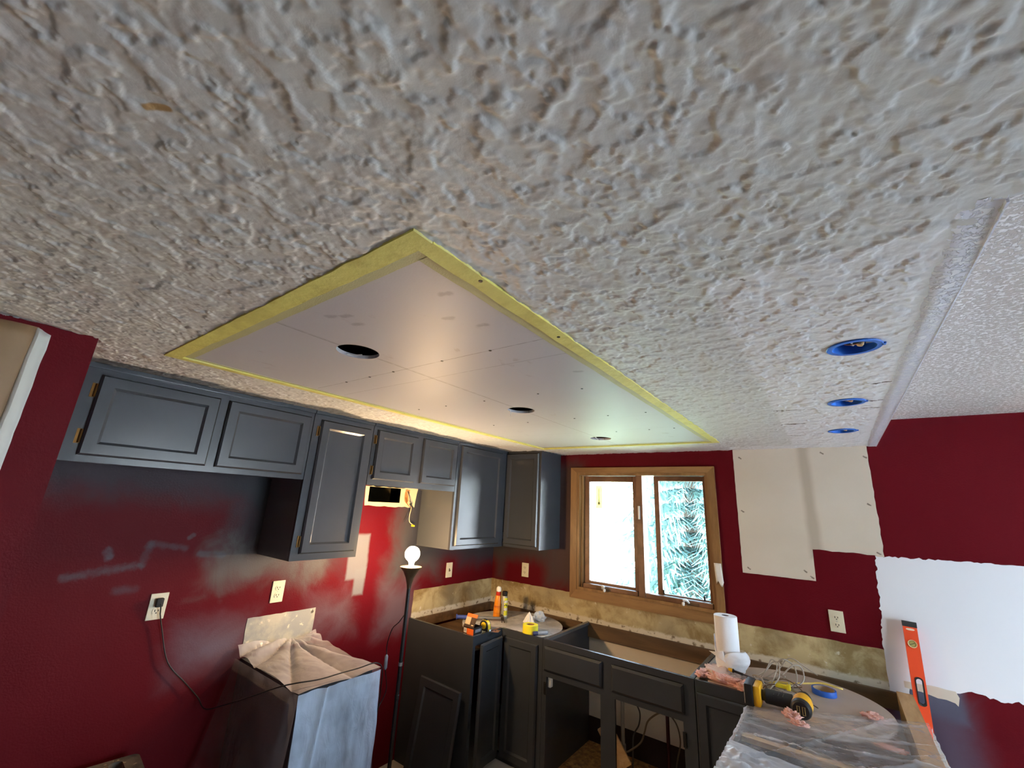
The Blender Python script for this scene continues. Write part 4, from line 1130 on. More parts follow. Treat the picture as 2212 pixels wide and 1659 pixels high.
# ------------------------------------------------------------------ insulation scraps
def clump(loc, sx, sy, sz, seed, label, mat='insul'):
    bm = bmesh.new(); bmesh.ops.create_icosphere(bm, subdivisions=4, radius=1)
    for v in bm.verts:
        n = v.co.normalized()
        k = 1 + .55 * fbm(n.x * 1.8 + seed, n.y * 1.8, n.z * 1.8, 4) + .25 * fbm(n.x * 7 + seed, n.y * 7, n.z * 7, 3)
        v.co = Vector((n.x * sx * k, n.y * sy * k, max(0.0, (n.z * .6 + .45)) * sz * k))
    m = MB().bm(bm)
    o = build('insulation_scrap', m, mat, None, True, angle=180)
    o.location = loc
    return tag(o, label, 'insulation', 'pink insulation scraps')
def insul():
    g = N('pink_fibre_insulation'); n = g.noise(90, 4, .65, .5)
    c = g.mix(g.step(n, .3, .7), lin((222, 156, 144)), lin((240, 198, 186)))
    return g.done(c, .95, 0, g.bump(g.noise(240, 3, .6), .003), .1)
MAT['insul'] = insul()
MAT['insul_pale'] = simple('pale_insulation_batt', (214, 184, 170), .95, 0, .12, 70, .002)
clump((-.60, 2.845, ZT), .085, .10, .030, 1, 'pale pink insulation pad under the paper towel roll', 'insul_pale')
clump((-.555, 2.745, ZT), .085, .030, .034, 2, 'pink insulation tuft on the frame edge left of the drill')
clump((-.475, 2.715, ZT), .045, .026, .034, 3, 'pink insulation tuft just behind the drill battery')
clump((-.685, 2.775, ZT), .028, .05, .022, 4, 'pink insulation tuft at the right end of the sink opening')
clump((-.255, 2.475, .892), .030, .026, .026, 5, 'small pink insulation tuft in front of the drill motor')
clump((-.225, 2.43, .890), .034, .022, .012, 6, 'thin pink insulation smear on the plastic before the drill')
clump((.03, 2.80, .874), .036, .05, .012, 7, 'pink insulation shred on the pale round board near its right edge')
clump((-.06, 2.60, .862), .05, .026, .010, 8, 'pink insulation shred under the plastic, middle of the covered unit')
clump((.07, 2.53, .862), .045, .026, .010, 9, 'pink insulation shred under the plastic beside the pine end frame')
clump((-.005, 2.312, .775), .12, .036, .06, 10, 'large pink insulation wad sunk in the open-topped unit')

# ------------------------------------------------------------------ things on the left round board
ZB = .872
# orange bottle
r = thing('squeeze_bottle', (-2.222, 2.905, ZB), 'orange bottle with red collar and white ball cap in the corner', 'bottle')
def tiltz(ob, ang, axis='Y'):
    R_ = Matrix.Rotation(math.radians(ang), 3, axis)
    for v in ob.data.vertices: v.co = R_ @ Vector(v.co)
c0 = (-2.222, 2.905, ZB)
for nm, pf, mt in (('bottle_body', [(0, 0), (.027, 0), (.029, .006), (.0285, .05), (.026, .11), (.022, .150), (.018, .158), (0, .158)], simple('orange_plastic', (214, 128, 16), .35, 0, .06, 30)),
                   ('collar', [(.0185, .156), (.0195, .160), (.0195, .178), (.016, .182), (0, .182)], simple('red_collar', (178, 40, 24), .4)),
                   ('cap', [(.012, .180), (.0185, .187), (.020, .199), (.0185, .211), (.011, .220), (0, .222)], 'white_plastic')):
    ob = build(nm, MB().lathe(pf, c0, n=28), mt, r, True); tiltz(ob, 3)
    if nm == 'bottle_body': body = ob
lb = MB()
for k in range(10):
    a0, a1 = math.radians(-115 + k * 12), math.radians(-115 + (k + 1) * 12)
    f = lambda a, h: (c0[0] + (.0296 - h * .028) * math.cos(a), c0[1] + (.0296 - h * .028) * math.sin(a), c0[2] + h)
    lb.add([f(a0, .03), f(a1, .03), f(a1, .085), f(a0, .085)], [(0, 1, 2, 3)])
ob = build('label', lb, simple('darker_orange_label', (186, 92, 16), .5, 0, .25, 90), body); tiltz(ob, 3)
# grey and yellow can
r = thing('adhesive_can', (-2.165, 2.925, ZB), 'slim grey can with yellow label and black cap beside the orange bottle', 'can')
c0 = (-2.165, 2.925, ZB)
build('can_body', MB().lathe([(0, 0), (.022, 0), (.0235, .003), (.0235, .150), (.019, .158), (0, .158)], c0, n=28), simple('grey_can', (150, 150, 140), .35, .2, .08, 30), r, True)
lb = MB()
for k in range(9):
    a0, a1 = math.radians(-60 + k * 14), math.radians(-60 + (k + 1) * 14)
    f = lambda a, h: (c0[0] + .0240 * math.cos(a), c0[1] + .0240 * math.sin(a), c0[2] + h)
    lb.add([f(a0, .012), f(a1, .012), f(a1, .145), f(a0, .145)], [(0, 1, 2, 3)])
def can_label():
    g = N('yellow_can_label'); X = g.xyz()
    c = g.mix(g.step(g.math('SINE', g.math('MULTIPLY', X[2], 120.0)), .3, .6), lin((214, 210, 40)), lin((210, 204, 190)))
    c = g.mix(g.step(g.noise(60, 2), .6, .64), c, lin((60, 56, 40)))
    return g.done(c, .4)
build('label', lb, can_label(), r)
build('cap', MB().lathe([(.0195, .157), (.0205, .160), (.0205, .186), (.018, .189), (0, .189)], c0, n=28), 'black', r, True)
# claw hammer with blue grip
hm = thing('claw_hammer', (-2.25, 2.72, ZB), 'claw hammer with a blue grip lying behind the opened carton', 'hammer')
A = Vector((-2.372, 2.605, ZB + .022)); B = Vector((-2.118, 2.842, ZB + .020)); D = (B - A).normalized(); S = D.cross(Vector((0, 0, 1))).normalized()
build('grip', MB().tube([A, A + D * .012, A + D * .06, A + D * .12, A + D * .135], [.017, .0195, .0165, .0185, .013], 14, 4), simple('blue_grip', (58, 76, 148), .5, 0, .1, 40), hm, True)
build('shaft', MB().tube([A + D * .12, B - D * .01], [.010, .009], 12), 'steel', hm, True)
hd = MB().tube([B + S * -.05, B + S * -.048, B + S * -.030, B + S * -.022, B, B + S * .02], [.014, .0155, .015, .011, .013, .012], 14)
for s in (-1, 1):
    hd.tube([B + S * .015, B + S * .045 + D * (.005 * s) + Vector((0, 0, .003)), B + S * .075 + D * (.009 * s) - Vector((0, 0, .012))], [.010, .007, .003], 8, 4)
build('head', hd, simple('dark_hammer_steel', (70, 62, 56), .45, .6, .15, 50), hm, True)
# opened carton
bxo = thing('carton', (-2.075, 2.455, ZB), 'small opened black and orange carton with its lid standing up', 'box')
def carton_front():
    g = N('orange_black_carton_print'); X = g.xyz()
    c = g.mix(g.step(X[0], -.012, -.010), lin((54, 30, 18)), lin((206, 92, 26)))
    c = g.mix(g.box(X[0], X[2], -.039, -.014, .006, .034, .0006), c, lin((196, 186, 178)))
    bars = g.step(g.math('SINE', g.math('MULTIPLY', X[0], 2600.0)), -.1, .1)
    c = g.mix(g.math('MULTIPLY', g.box(X[0], X[2], -.034, -.019, .012, .029, .0004), bars), c, lin((40, 36, 34)))
    c = g.mix(g.step(X[2], .034, .0355), c, lin((40, 26, 18)))
    return g.done(c, .45)
MAT['carton_black'] = simple('black_carton', (28, 26, 28), .4, 0, .2, 60)
m = MB().box(-2.12, -2.03, 2.412, 2.5, ZB, ZB + .002); m.box(-2.12, -2.118, 2.412, 2.5, ZB + .002, ZB + .042); m.box(-2.032, -2.03, 2.412, 2.5, ZB + .002, ZB + .042); m.box(-2.118, -2.032, 2.498, 2.5, ZB + .002, ZB + .042)
build('tray', m, 'carton_black', bxo)
fp = build('front_panel', MB().box(-2.12, -2.03, 2.409, 2.412, ZB, ZB + .042), carton_front(), bxo)
def carton_lid():
    g = N('carton_lid_print'); X = g.xyz()
    c = g.mix(g.step(X[2], .098, .100), lin((48, 30, 18)), lin((208, 98, 30)))
    c = g.mix(g.box(X[0], X[2], -.040, .004, .056, .098, .0006), c, lin((178, 160, 132)))
    c = g.mix(g.box(X[0], X[2], .010, .036, .068, .094, .004, g.noise(70, 2), .02), c, lin((60, 44, 34)))
    c = g.mix(g.box(X[0], X[2], .018, .036, .052, .058, .0006), c, lin((196, 180, 150)))
    return g.done(c, .45)
lid = build('lid', MB().prism([(-2.12, 2.410, ZB + .042), (-2.03, 2.410, ZB + .042), (-2.022, 2.440, ZB + .118), (-2.112, 2.440, ZB + .118)], (0, .002, -.0008)), carton_lid(), bxo)
build('side_print', MB().box(-2.0299, -2.0296, 2.43, 2.485, ZB + .012, ZB + .030), simple('pale_print_block', (120, 122, 130), .5, 0, .5, 200), bxo)
# tape measure
tmx = thing('tape_measure', (-2.055, 2.565, ZB), 'yellow and black tape measure right behind the carton', 'tape measure')
def d_shape(cx, y0, y1, grow=0.0):
    out = []
    for k in range(17):
        a = PI * (1 - k / 16) ; out.append((cx + (.034 + grow) * math.cos(a), ZB + .030 + (.034 + grow) * math.sin(a)))
    out = [(cx - .036 - grow, ZB + .004)] + out + [(cx + .036 + grow, ZB + .004), (cx + .030, ZB), (cx - .030, ZB)]
    return [(p[0], y0, p[1]) for p in out], (0, y1 - y0, 0)
p, d = d_shape(-2.055, 2.545, 2.585); case = build('case', MB().prism(p, d), 'black_rubber', tmx)
p, d = d_shape(-2.055, 2.552, 2.578, .0015); build('yellow_shell', MB().prism(p, d), simple('yellow_shell', (226, 196, 40), .4), tmx)
build('badge', MB().lathe([(.022, 0), (.022, .0015), (.019, .002), (0, .002)], (-2.055, 2.545, ZB + .032), (0, -1, 0), 24), simple('yellow_badge', (222, 190, 36), .4, 0, .1, 80), tmx, True)
build('lock_button', MB().bbox(-2.068, -2.042, 2.556, 2.574, ZB + .062, ZB + .070, .002), 'black', tmx)
build('blade_tip', MB().box(-2.018, -2.010, 2.556, 2.574, ZB + .001, ZB + .012), 'steel', tmx)
# thin metal scraper
sc_ = thing('scraper_blade', (-1.995, 2.60, ZB), 'thin bright metal blade lying flat beside the tape measure', 'blade')
build('blade', MB().prism([(-2.01, 2.555, ZB), (-1.955, 2.585, ZB), (-1.975, 2.64, ZB), (-2.02, 2.615, ZB)], (0, 0, .0015)), 'steel', sc_)
build('blade_hole', MB().lathe([(.006, 0), (.006, .0006)], (-1.99, 2.60, ZB + .0014), n=14), 'dark', sc_)
# roll of yellow mesh tape
rt = thing('mesh_tape_roll', (-1.800, 2.748, ZB), 'bright yellow roll of mesh tape standing flat on the round board', 'tape roll')
build('roll', MB().lathe([(.028, 0), (.052, 0), (.0535, .002), (.0535, .052), (.052, .054), (.028, .054), (.028, 0)], (-1.800, 2.748, ZB), n=40), simple('bright_yellow_mesh', (236, 222, 40), .6, 0, .1, 300, .0006), rt, True)
build('core', MB().lathe([(.025, .001), (.028, .001), (.028, .053), (.025, .053), (.025, .001)], (-1.800, 2.748, ZB), n=32), simple('cardboard_core', (150, 116, 78), .8), rt, True)
# crumpled tissue and wrapper
def crumple(name, loc, s, seed, mat, label, cat, sub=3, amp=.5, sharp=1.0):
    bm = bmesh.new(); bmesh.ops.create_icosphere(bm, subdivisions=sub, radius=1)
    for v in bm.verts:
        n = v.co.normalized(); k = 1 + amp * fbm(n.x * 2.1 + seed, n.y * 2.1, n.z * 2.1, 4)
        v.co = Vector((n.x * s[0] * k, n.y * s[1] * k, (max(-.75, n.z) + .75) * s[2] * k * .57))
    zmin = min(v.co.z for v in bm.verts)
    for v in bm.verts: v.co.z -= zmin
    o = build(name, MB().bm(bm), mat); o.location = loc
    return tag(o, label, cat)
t_ = MB(); ap = Vector((-1.955, 2.965, ZB + .075))
ring = [Vector((-1.955 + .050 * math.cos(a) * (1 + .35 * fbm(a * 2, 3)), 2.965 + .036 * math.sin(a) * (1 + .35 * fbm(a * 2, 9)), ZB)) for a in [2 * PI * k / 14 for k in range(14)]]
mid = [p.lerp(ap, .5) + Vector((0, 0, .006 * (-1) ** i)) for i, p in enumerate(ring)]
t_.add(ring + mid + [ap], [(i, (i + 1) % 14, 14 + (i + 1) % 14, 14 + i) for i in range(14)] + [(14 + i, 14 + (i + 1) % 14, 28) for i in range(14)] + [tuple(range(13, -1, -1))])
tag(build('crumpled_tissue', t_, simple('white_tissue', (226, 228, 232), .8), None, False, (-1.955, 2.965, ZB)), 'white crumpled tissue peak behind the yellow tape roll', 'tissue')
crumple('plastic_wrapper', (-1.93, 3.06, ZB), (.055, .03, .06), 3, 'poly', 'clear crumpled wrapper beside the white tissue', 'wrapper')
# marker
mk = thing('marker_pen', (-1.72, 2.76, ZB), 'grey marker with a dark blue cap by the sink opening', 'pen')
A = Vector((-1.752, 2.708, ZB + .0125)); B = Vector((-1.690, 2.800, ZB + .0125)); D = (B - A).normalized()
build('cap', MB().tube([A, A + D * .003, A + D * .034, A + D * .036], [.0095, .0125, .0125, .010], 14), simple('navy_cap', (40, 44, 92), .4), mk, True)
build('barrel', MB().tube([A + D * .034, A + D * .104, A + D * .109], [.011, .0105, .008], 14), simple('grey_barrel', (150, 154, 164), .4), mk, True)

# ------------------------------------------------------------------ things on the right
# paper towel roll
TX, TY, TZ = -.582, 2.945, ZT + .012
pt = thing('paper_towel_roll', (TX, TY, TZ), 'white paper towel roll standing upright with its loose sheet hanging', 'paper towels')
MAT['towel'] = simple('white_paper_towel', (232, 232, 236), .85, 0, .02, 60, .0005)
build('roll', MB().lathe([(.020, 0), (.059, 0), (.061, .002), (.061, .276), (.059, .278), (.020, .278), (.020, 0)], (TX, TY, TZ), n=48), 'towel', pt, True)
build('core', MB().lathe([(.0175, .002), (.020, .002), (.020, .277), (.0175, .277), (.0175, .002)], (TX, TY, TZ), n=28), simple('grey_core', (96, 90, 96), .8), pt, True)
def loose(u, v):
    a = math.radians(-205 + 235 * u)          # wraps the lower front, flares to the right
    fl = .004 + .050 * max(0, (u - .35) / .65) ** 1.3 * (.35 + .65 * math.sin(PI * min(1, v * 1.1 + .05)))
    fl += .016 * math.exp(-(u / .09) ** 2) * (1 - v)
    r_ = .0615 + fl + .004 * fbm(u * 6, v * 4, 2)
    top = .135 - .035 * u + .03 * math.exp(-(u / .12) ** 2) - .05 * math.exp(-((u - .35) / .18) ** 2)
    return (TX + r_ * math.cos(a), TY + r_ * math.sin(a), TZ + .001 + (1 - v) * top)
o = build('loose_sheet', MB().grid(loose, 60, 20), 'towel', pt, True)
o.modifiers.new('thick', 'SOLIDIFY').thickness = .0006
def flap(u, v):
    p = Vector((TX - .064, TY - .040, TZ + .085)); q = Vector((TX - .012, TY - .066, TZ + .105)); w = Vector((TX - .002, TY - .072, TZ + .050))
    b = p.lerp(q, u); c = p.lerp(w, u)
    pp = b.lerp(c, v); pp.x -= .030 * (1 - u) ** 2; pp.y -= .012 * math.sin(u * PI)
    return tuple(pp)
o = build('torn_corner', MB().grid(flap, 10, 10), 'towel', pt, True); o.modifiers.new('thick', 'SOLIDIFY').thickness = .0006
# screwdriver
sd = thing('screwdriver', (-.52, 2.86, .905), 'black and yellow screwdriver lying in front of the paper towels', 'screwdriver')
A = Vector((-.560, 2.862, .913)); B = Vector((-.395, 2.835, .900)); D = (B - A).normalized()
build('tip_cap', MB().tube([A - D * .012, A, A + D * .012], [.006, .009, .0085], 10), simple('yellow_end', (206, 160, 30), .4), sd, True)
build('handle', MB().tube([A + D * .010, A + D * .02, A + D * .05, A + D * .062], [.0085, .011, .0095, .006], 12, 3), 'black', sd, True)
build('shaft', MB().tube([A + D * .06, B], [.0035, .0032], 8), simple('dark_steel', (80, 80, 86), .4, .8), sd, True)

# cordless drill lying on its side
MAT['dy'] = simple('yellow_tool_plastic', (226, 166, 22), .42, 0, .07, 30)
MAT['dk'] = simple('black_tool_plastic', (26, 26, 28), .5, 0, .15, 60)
dr = thing('cordless_drill', (-.32, 2.57, .878), 'yellow and black cordless drill lying on its side on the plastic', 'drill')
zc = .925
# battery: slab at the left end, standing on its edge
b = MB().bbox(-.440, -.405, 2.505, 2.625, .880, .972, .008); bt = build('battery', b, 'dk', dr, True)
build('battery_top', MB().bbox(-.406, -.376, 2.512, 2.618, .884, .968, .009), 'dy', dr, True)
build('pale_edge', MB().bbox(-.4425, -.4395, 2.515, 2.615, .888, .964, .001), simple('pale_label_edge', (196, 188, 172), .5), dr)
h = MB().tube([(-.385, 2.565, zc), (-.360, 2.565, zc), (-.325, 2.572, zc - .002), (-.285, 2.580, zc - .004), (-.255, 2.586, zc - .004)], [.032, .028, .022, .022, .030], 18, 4)
build('handle', h, 'dk', dr, True)
gr = MB()
for k in range(4):
    x = -.345 + k * .018; gr.tube([(x, 2.545, zc + .016), (x + .004, 2.565, zc + .024), (x + .004, 2.59, zc + .016)], .002, 6, 3)
build('grip_ribs', gr, simple('dark_grey_ribs', (60, 58, 54), .6), dr, True)
build('trigger', MB().bbox(-.288, -.268, 2.606, 2.622, zc - .012, zc + .010, .004), 'dk', dr, True)
AX = Vector((.03, 1, .02)).normalized(); P0 = Vector((-.222, 2.515, zc - .006))
build('motor_housing', MB().lathe([(.030, .008), (.0385, .014), (.040, .03), (.040, .085), (.036, .10), (.034, .118), (.030, .126)], P0, AX, 32), 'dy', dr, True)
rb = build('motor_end_cap', MB().lathe([(0, 0), (.030, .0), (.037, .005), (.040, .014), (.040, .026)], P0, AX, 32), 'dk', dr, True)
vg = MB()
for s in (-.014, .006):
    c_ = P0 + Vector((s, -.001, 0))
    vg.tube([c_ + Vector((0, -.001, -.016)), c_ + Vector((0, -.001, .014)), c_ + Vector((.009, -.001, .014)), c_ + Vector((.009, -.001, -.016)), c_ + Vector((0, -.001, -.016))], .0022, 6)
build('vent_slots', vg, simple('yellowish_vent_ribs', (120, 96, 44), .5), rb)
build('clutch_ring', MB().lathe([(.028, .126), (.031, .128), (.031, .146), (.027, .149)], P0, AX, 28), 'dk', dr, True)
build('chuck', MB().lathe([(.024, .148), (.024, .172), (.019, .190), (.009, .196), (0, .196)], P0, AX, 24), simple('grey_chuck', (58, 56, 54), .4, .5), dr, True)
# grey cable offcuts in a tangle
tg = thing('cable_offcuts', (-.36, 2.80, .885), 'tangle of grey cable offcuts between the drill and the wall', 'cable')
MAT['gcable'] = simple('grey_cable_sheath', (156, 146, 134), .55, 0, .08, 40)
random.seed(21)
loops = [[(-.47, 2.84, .895), (-.40, 2.86, .94), (-.36, 2.90, .985), (-.33, 2.88, .99), (-.33, 2.82, .94), (-.36, 2.72, .91), (-.33, 2.64, .935)],
         [(-.43, 2.80, .90), (-.385, 2.84, .96), (-.36, 2.87, 1.005), (-.335, 2.85, .985), (-.36, 2.78, .92), (-.40, 2.70, .90), (-.36, 2.62, .955)],
         [(-.42, 2.90, .89), (-.34, 2.93, .95), (-.30, 2.955, 1.0), (-.265, 2.95, 1.01), (-.225, 2.96, .985), (-.17, 2.965, .955)],
         [(-.40, 2.86, .89), (-.33, 2.90, .93), (-.27, 2.93, .985), (-.235, 2.95, .975), (-.235, 2.93, .92), (-.30, 2.86, .892), (-.36, 2.82, .90)],
         [(-.48, 2.80, .893), (-.42, 2.78, .902), (-.36, 2.76, .91), (-.30, 2.75, .905), (-.24, 2.77, .90), (-.19, 2.79, .89)],
         [(-.37, 2.90, .90), (-.31, 2.86, .93), (-.26, 2.83, .925), (-.22, 2.80, .90), (-.20, 2.74, .89), (-.17, 2.70, .888)],
         [(-.34, 2.95, .98), (-.31, 2.93, 1.005), (-.27, 2.97, .97), (-.26, 2.90, .92), (-.29, 2.84, .90), (-.24, 2.78, .905)]]
MAT['bcable'] = simple('brown_cable_sheath', (96, 76, 60), .55, 0, .1, 40)
for k in range(7):
    q = []; a0 = random.random() * 6; r0 = .035 + .05 * random.random(); cx_, cy_ = -.40 + .14 * random.random(), 2.74 + .13 * random.random()
    for j in range(9):
        a = a0 + j * (.55 + .25 * random.random()); r_ = r0 * (.8 + .5 * random.random())
        q.append((cx_ + 1.35 * r_ * math.cos(a), cy_ + r_ * math.sin(a), .890 + .012 * random.random() + .045 * max(0, math.sin(j * .8 + k)) * (k % 2)))
    loops.append(q)
for k, q in enumerate(loops): build('strand', MB().tube(q, .0026 if k % 3 else .0034, 7, 6), 'bcable' if k in (5, 8, 11) else 'gcable', tg, True)
yw = tag(build('yellow_cable', MB().tube([(-.40, 2.87, .890), (-.34, 2.90, .900), (-.28, 2.93, .902), (-.21, 2.985, .905), (-.16, 3.01, .912), (-.10, 3.025, .905), (-.075, 3.04, .898)], .0042, 8, 7),
         simple('yellow_sheath', (206, 172, 78), .5), None, True, (-.24, 2.95, .885)), 'single yellow cable stretched from the tangle over the blue tape', 'cable')
yc = thing('cable_clip', (-.315, 2.80, .89), 'small bright yellow cable connector on the grey cable tangle', 'connector')
build('clip_body', MB().bbox(-.345, -.295, 2.79, 2.812, .905, .922, .004), simple('lemon_clip', (232, 214, 50), .45), yc, True)
build('clip_jaw', MB().bbox(-.297, -.280, 2.785, 2.818, .902, .926, .004), simple('lemon_clip_end', (218, 200, 44), .45), yc, True)
# blue tape ring
bl = MB().lathe([(.046, 0), (.052, 0), (.0525, .001), (.0525, .024), (.052, .025), (.046, .025), (.046, 0)], (-.152, 2.972, .8745), n=44)
bt_ = thing('painters_tape_roll', (-.152, 2.972, .8745), 'nearly empty blue tape roll on the pale round board', 'tape roll')
build('tape_ring', bl, simple('blue_tape', (34, 92, 186), .55, 0, .08, 60), bt_, True)
build('cardboard_ring', MB().lathe([(.0440, .0005), (.0462, .0005), (.0462, .0245), (.0440, .0245), (.0440, .0005)], (-.152, 2.972, .8745), n=44), simple('tan_ring', (176, 150, 116), .8), bt_, True)

# spirit level leaning on the wall
lv = thing('spirit_level', (.235, YB - .02, .615), 'orange spirit level leaning upright against the white primer patch', 'level')
A = Vector((.2345, YB - .075, .616)); B = Vector((.2535, YB - .029, 1.224))
UP = (B - A).normalized(); RT = Vector((1, 0, 0)); RT = (RT - UP * RT.dot(UP)).normalized(); NF = UP.cross(RT).normalized()
if NF.y > 0: NF = -NF
Lh = (B - A).length; hw = .028; th = .011
def L3(a, h, d): return A + RT * a + UP * h + NF * d
m = MB()
hx = circle(0, 0, 1, 24)
slot = [(.003 + .013 * math.cos(t) , (.245 if math.sin(t) < 0 else .335) + .013 * math.sin(t)) for t in [2 * PI * k / 24 for k in range(24)]]
vial = [(.0 + .0165 * math.cos(t), .505 + .0165 * math.sin(t)) for t in [2 * PI * k / 24 for k in range(24)]]
m.holed([(-hw, .02), (hw, .02), (hw, Lh - .025), (-hw, Lh - .025)], [slot, vial], -th, 2 * th, lambda p: L3(p.x, p.y, p.z))
body = build('body', m, simple('orange_level_paint', (218, 72, 32), .42, 0, .04, 20), lv)
for (a, b) in ((0, .0205), (Lh - .0255, Lh)):
    c = MB(); vs = [L3(x, h, d) for d in (-th - .001, th + .001) for h in (a, b) for x in (-hw - .001, hw + .001)]
    c.add(vs, [(0, 2, 3, 1), (4, 5, 7, 6), (0, 1, 5, 4), (2, 6, 7, 3), (0, 4, 6, 2), (1, 3, 7, 5)])
    build('end_cap', c, 'black_rubber', lv)
rm = MB()
n = 24
def ringloop(sc, d): return [L3(.003 + (p[0] - .003) * sc, .29 + (p[1] - .29) * (1 + (sc - 1) * .35), d) for p in slot]
r0, r1, r2, r3 = ringloop(1.30, th), ringloop(1.30, th + .002), ringloop(.92, th + .002), ringloop(.92, -th)
rm.add(r0 + r1 + r2 + r3, [(j * n + i, j * n + (i + 1) % n, (j + 1) * n + (i + 1) % n, (j + 1) * n + i) for j in range(3) for i in range(n)])
build('grip_rim', rm, 'black_rubber', lv)
build('vial_ring', MB().lathe([(.0165, -.006), (.019, .002), (.0185, .004), (.0150, .003), (.0145, -.006), (.0165, -.006)], L3(0, .505, th), NF, 28), simple('cream_ring', (220, 200, 150), .4), lv, True)
vt = build('vial', MB().lathe([(0, 0), (.0148, 0), (.0148, .004), (.013, .007), (0, .0075)], L3(0, .505, th - .006), NF, 24), simple('olive_vial', (168, 158, 96), .2), lv, True)
build('bubble_mark', MB().tube([L3(-.010, .500, th + .0018), L3(.010, .510, th + .0018)], .0012, 6), simple('dark_line', (70, 66, 40), .5), vt)
c = MB(); sl = [(.014 * math.cos(t) + (.006 if math.cos(t) > 0 else -.006) * .6, Lh - .037 + .005 * math.sin(t)) for t in [2 * PI * k / 20 for k in range(20)]]
c.prism([L3(p[0], p[1], th - .0005) for p in sl], NF * .0015); build('top_vial', c, simple('pale_vial_slot', (226, 206, 184), .4), lv)

# ------------------------------------------------------------------ under the sink
pp = thing('drain_pipe', (-1.325, 3.20, .10), 'grey-white vertical pipe under the sink opening', 'pipe')
build('pipe', MB().lathe([(.013, 0), (.013, .50)], (-1.325, 3.20, .10), n=18), simple('grey_white_pipe', (150, 146, 136), .5), pp, True)
build('coupling', MB().lathe([(.018, 0), (.019, .006), (.019, .034), (.018, .04)], (-1.325, 3.20, .185), n=18), simple('grey_coupling', (130, 126, 118), .5), pp, True)
pc = thing('supply_pipe', (-1.03, 3.22, .10), 'dark red-brown vertical pipe under the sink opening', 'pipe')
build('pipe', MB().lathe([(.011, 0), (.011, .50)], (-1.03, 3.22, .10), n=16), simple('dark_red_pipe', (70, 26, 30), .4, .3), pc, True)
build('coupling', MB().lathe([(.015, 0), (.015, .03)], (-1.03, 3.22, .50), n=16), simple('dark_brass', (88, 60, 34), .4, .6), pc, True)
def uw(pts, r, mat, label): return tag(build('under_sink_wire', MB().tube(pts, r, 7, 7), mat, None, True, pts[-1]), label, 'wire')
uw([(-1.31, 3.22, .545), (-1.27, 3.24, .49), (-1.225, 3.25, .42), (-1.235, 3.26, .34), (-1.27, 3.27, .28), (-1.275, 3.25, .24), (-1.26, 3.2, .102)], .005, simple('dark_grey_wire', (62, 58, 52), .5), 'dark wire curving down right of the grey-white pipe')
uw([(-1.035, 3.20, .49), (-1.10, 3.21, .45), (-1.16, 3.22, .39), (-1.185, 3.22, .32), (-1.21, 3.21, .26), (-1.28, 3.19, .20), (-1.315, 3.17, .18), (-1.29, 3.1, .103)], .0055, simple('tan_wire', (120, 100, 74), .5), 'tan wire looping between the two pipes under the sink')
uw([(-1.02, 3.20, .49), (-.97, 3.21, .43), (-.955, 3.22, .34), (-.975, 3.22, .25), (-.985, 3.21, .19), (-.98, 3.19, .103)], .0045, simple('grey_brown_wire', (96, 84, 66), .5), 'thin wire curving down right of the red-brown pipe')
wsn = thing('wood_offcut', (-1.40, 3.10, .10), 'pale board offcut leaning inside the sink base behind its middle post', 'board')
build('board', MB().prism([(-1.46, 3.10, .30), (-1.33, 3.13, .10), (-1.25, 3.15, .16), (-1.38, 3.12, .36)], (.006, -.018, 0)), 'pine', wsn)
dh = MB().tube([(-1.20, 3.05, .112), (-1.05, 2.98, .125), (-.92, 2.95, .135), (-.80, 2.99, .128)], .018, 12, 6)
tag(build('drain_hose', dh, simple('black_hose', (24, 22, 22), .5), None, True, (-1.0, 3.0, .10)), 'black hose lying on the strand board inside the sink base', 'hose')

# ------------------------------------------------------------------ step stool at the lower left edge
st = thing('step_stool', (-2.42, .66, 0), 'pale-speckled grey step stool with an oval grip hole, lower left edge', 'stool')
def speck():
    g = N('pale_speckled_grey'); n = g.noise(46, 3, .6)
    c = g.mix(g.step(g.noise(14, 3), .35, .65), lin((70, 72, 72)), lin((112, 108, 100)))
    c = g.mix(g.step(n, .60, .66), c, lin((196, 184, 156)))  # pale specks scattered over the grey
    return g.done(c, .5, 0, g.bump(n, .002), .4)
MAT['speck'] = speck()
def rotst(p):
    a = math.radians(-6); x, y = p.x + 2.42, p.y - .66
    return Vector((-2.42 + x * math.cos(a) - y * math.sin(a), .66 + x * math.sin(a) + y * math.cos(a), p.z))
rr = []
for (cx, cy, a0) in ((.14, .15, 0), (-.14, .15, 90), (-.14, -.15, 180), (.14, -.15, 270)):
    for k in range(6):
        a = math.radians(a0 + k * 18); rr.append((-2.42 + cx + .025 * math.cos(a), .66 + cy + .025 * math.sin(a)))
hole = [(-2.505 + (.030 if math.cos(t) > 0 else -.030) + .024 * math.cos(t), .755 + .024 * math.sin(t)) for t in [2 * PI * k / 28 for k in range(28)]]
build('top', MB().holed(rr, [hole], .575, .025, rotst), 'speck', st)
build('underside_tray', MB().box(-2.56, -2.28, .54, .80, .50, .51), 'dark', st)
for (a, b) in ((-.13, -.14), (.13, -.14), (-.13, .14), (.13, .14)):
    q0 = rotst(Vector((-2.42 + a, .66 + b, 0))); q1 = Vector((q0.x + a * .12, q0.y + b * .12, 0))
    build('leg', MB().tube([(q1.x, q1.y, 0), (q0.x, q0.y, .58)], [.018, .016], 10), 'speck', st, True)

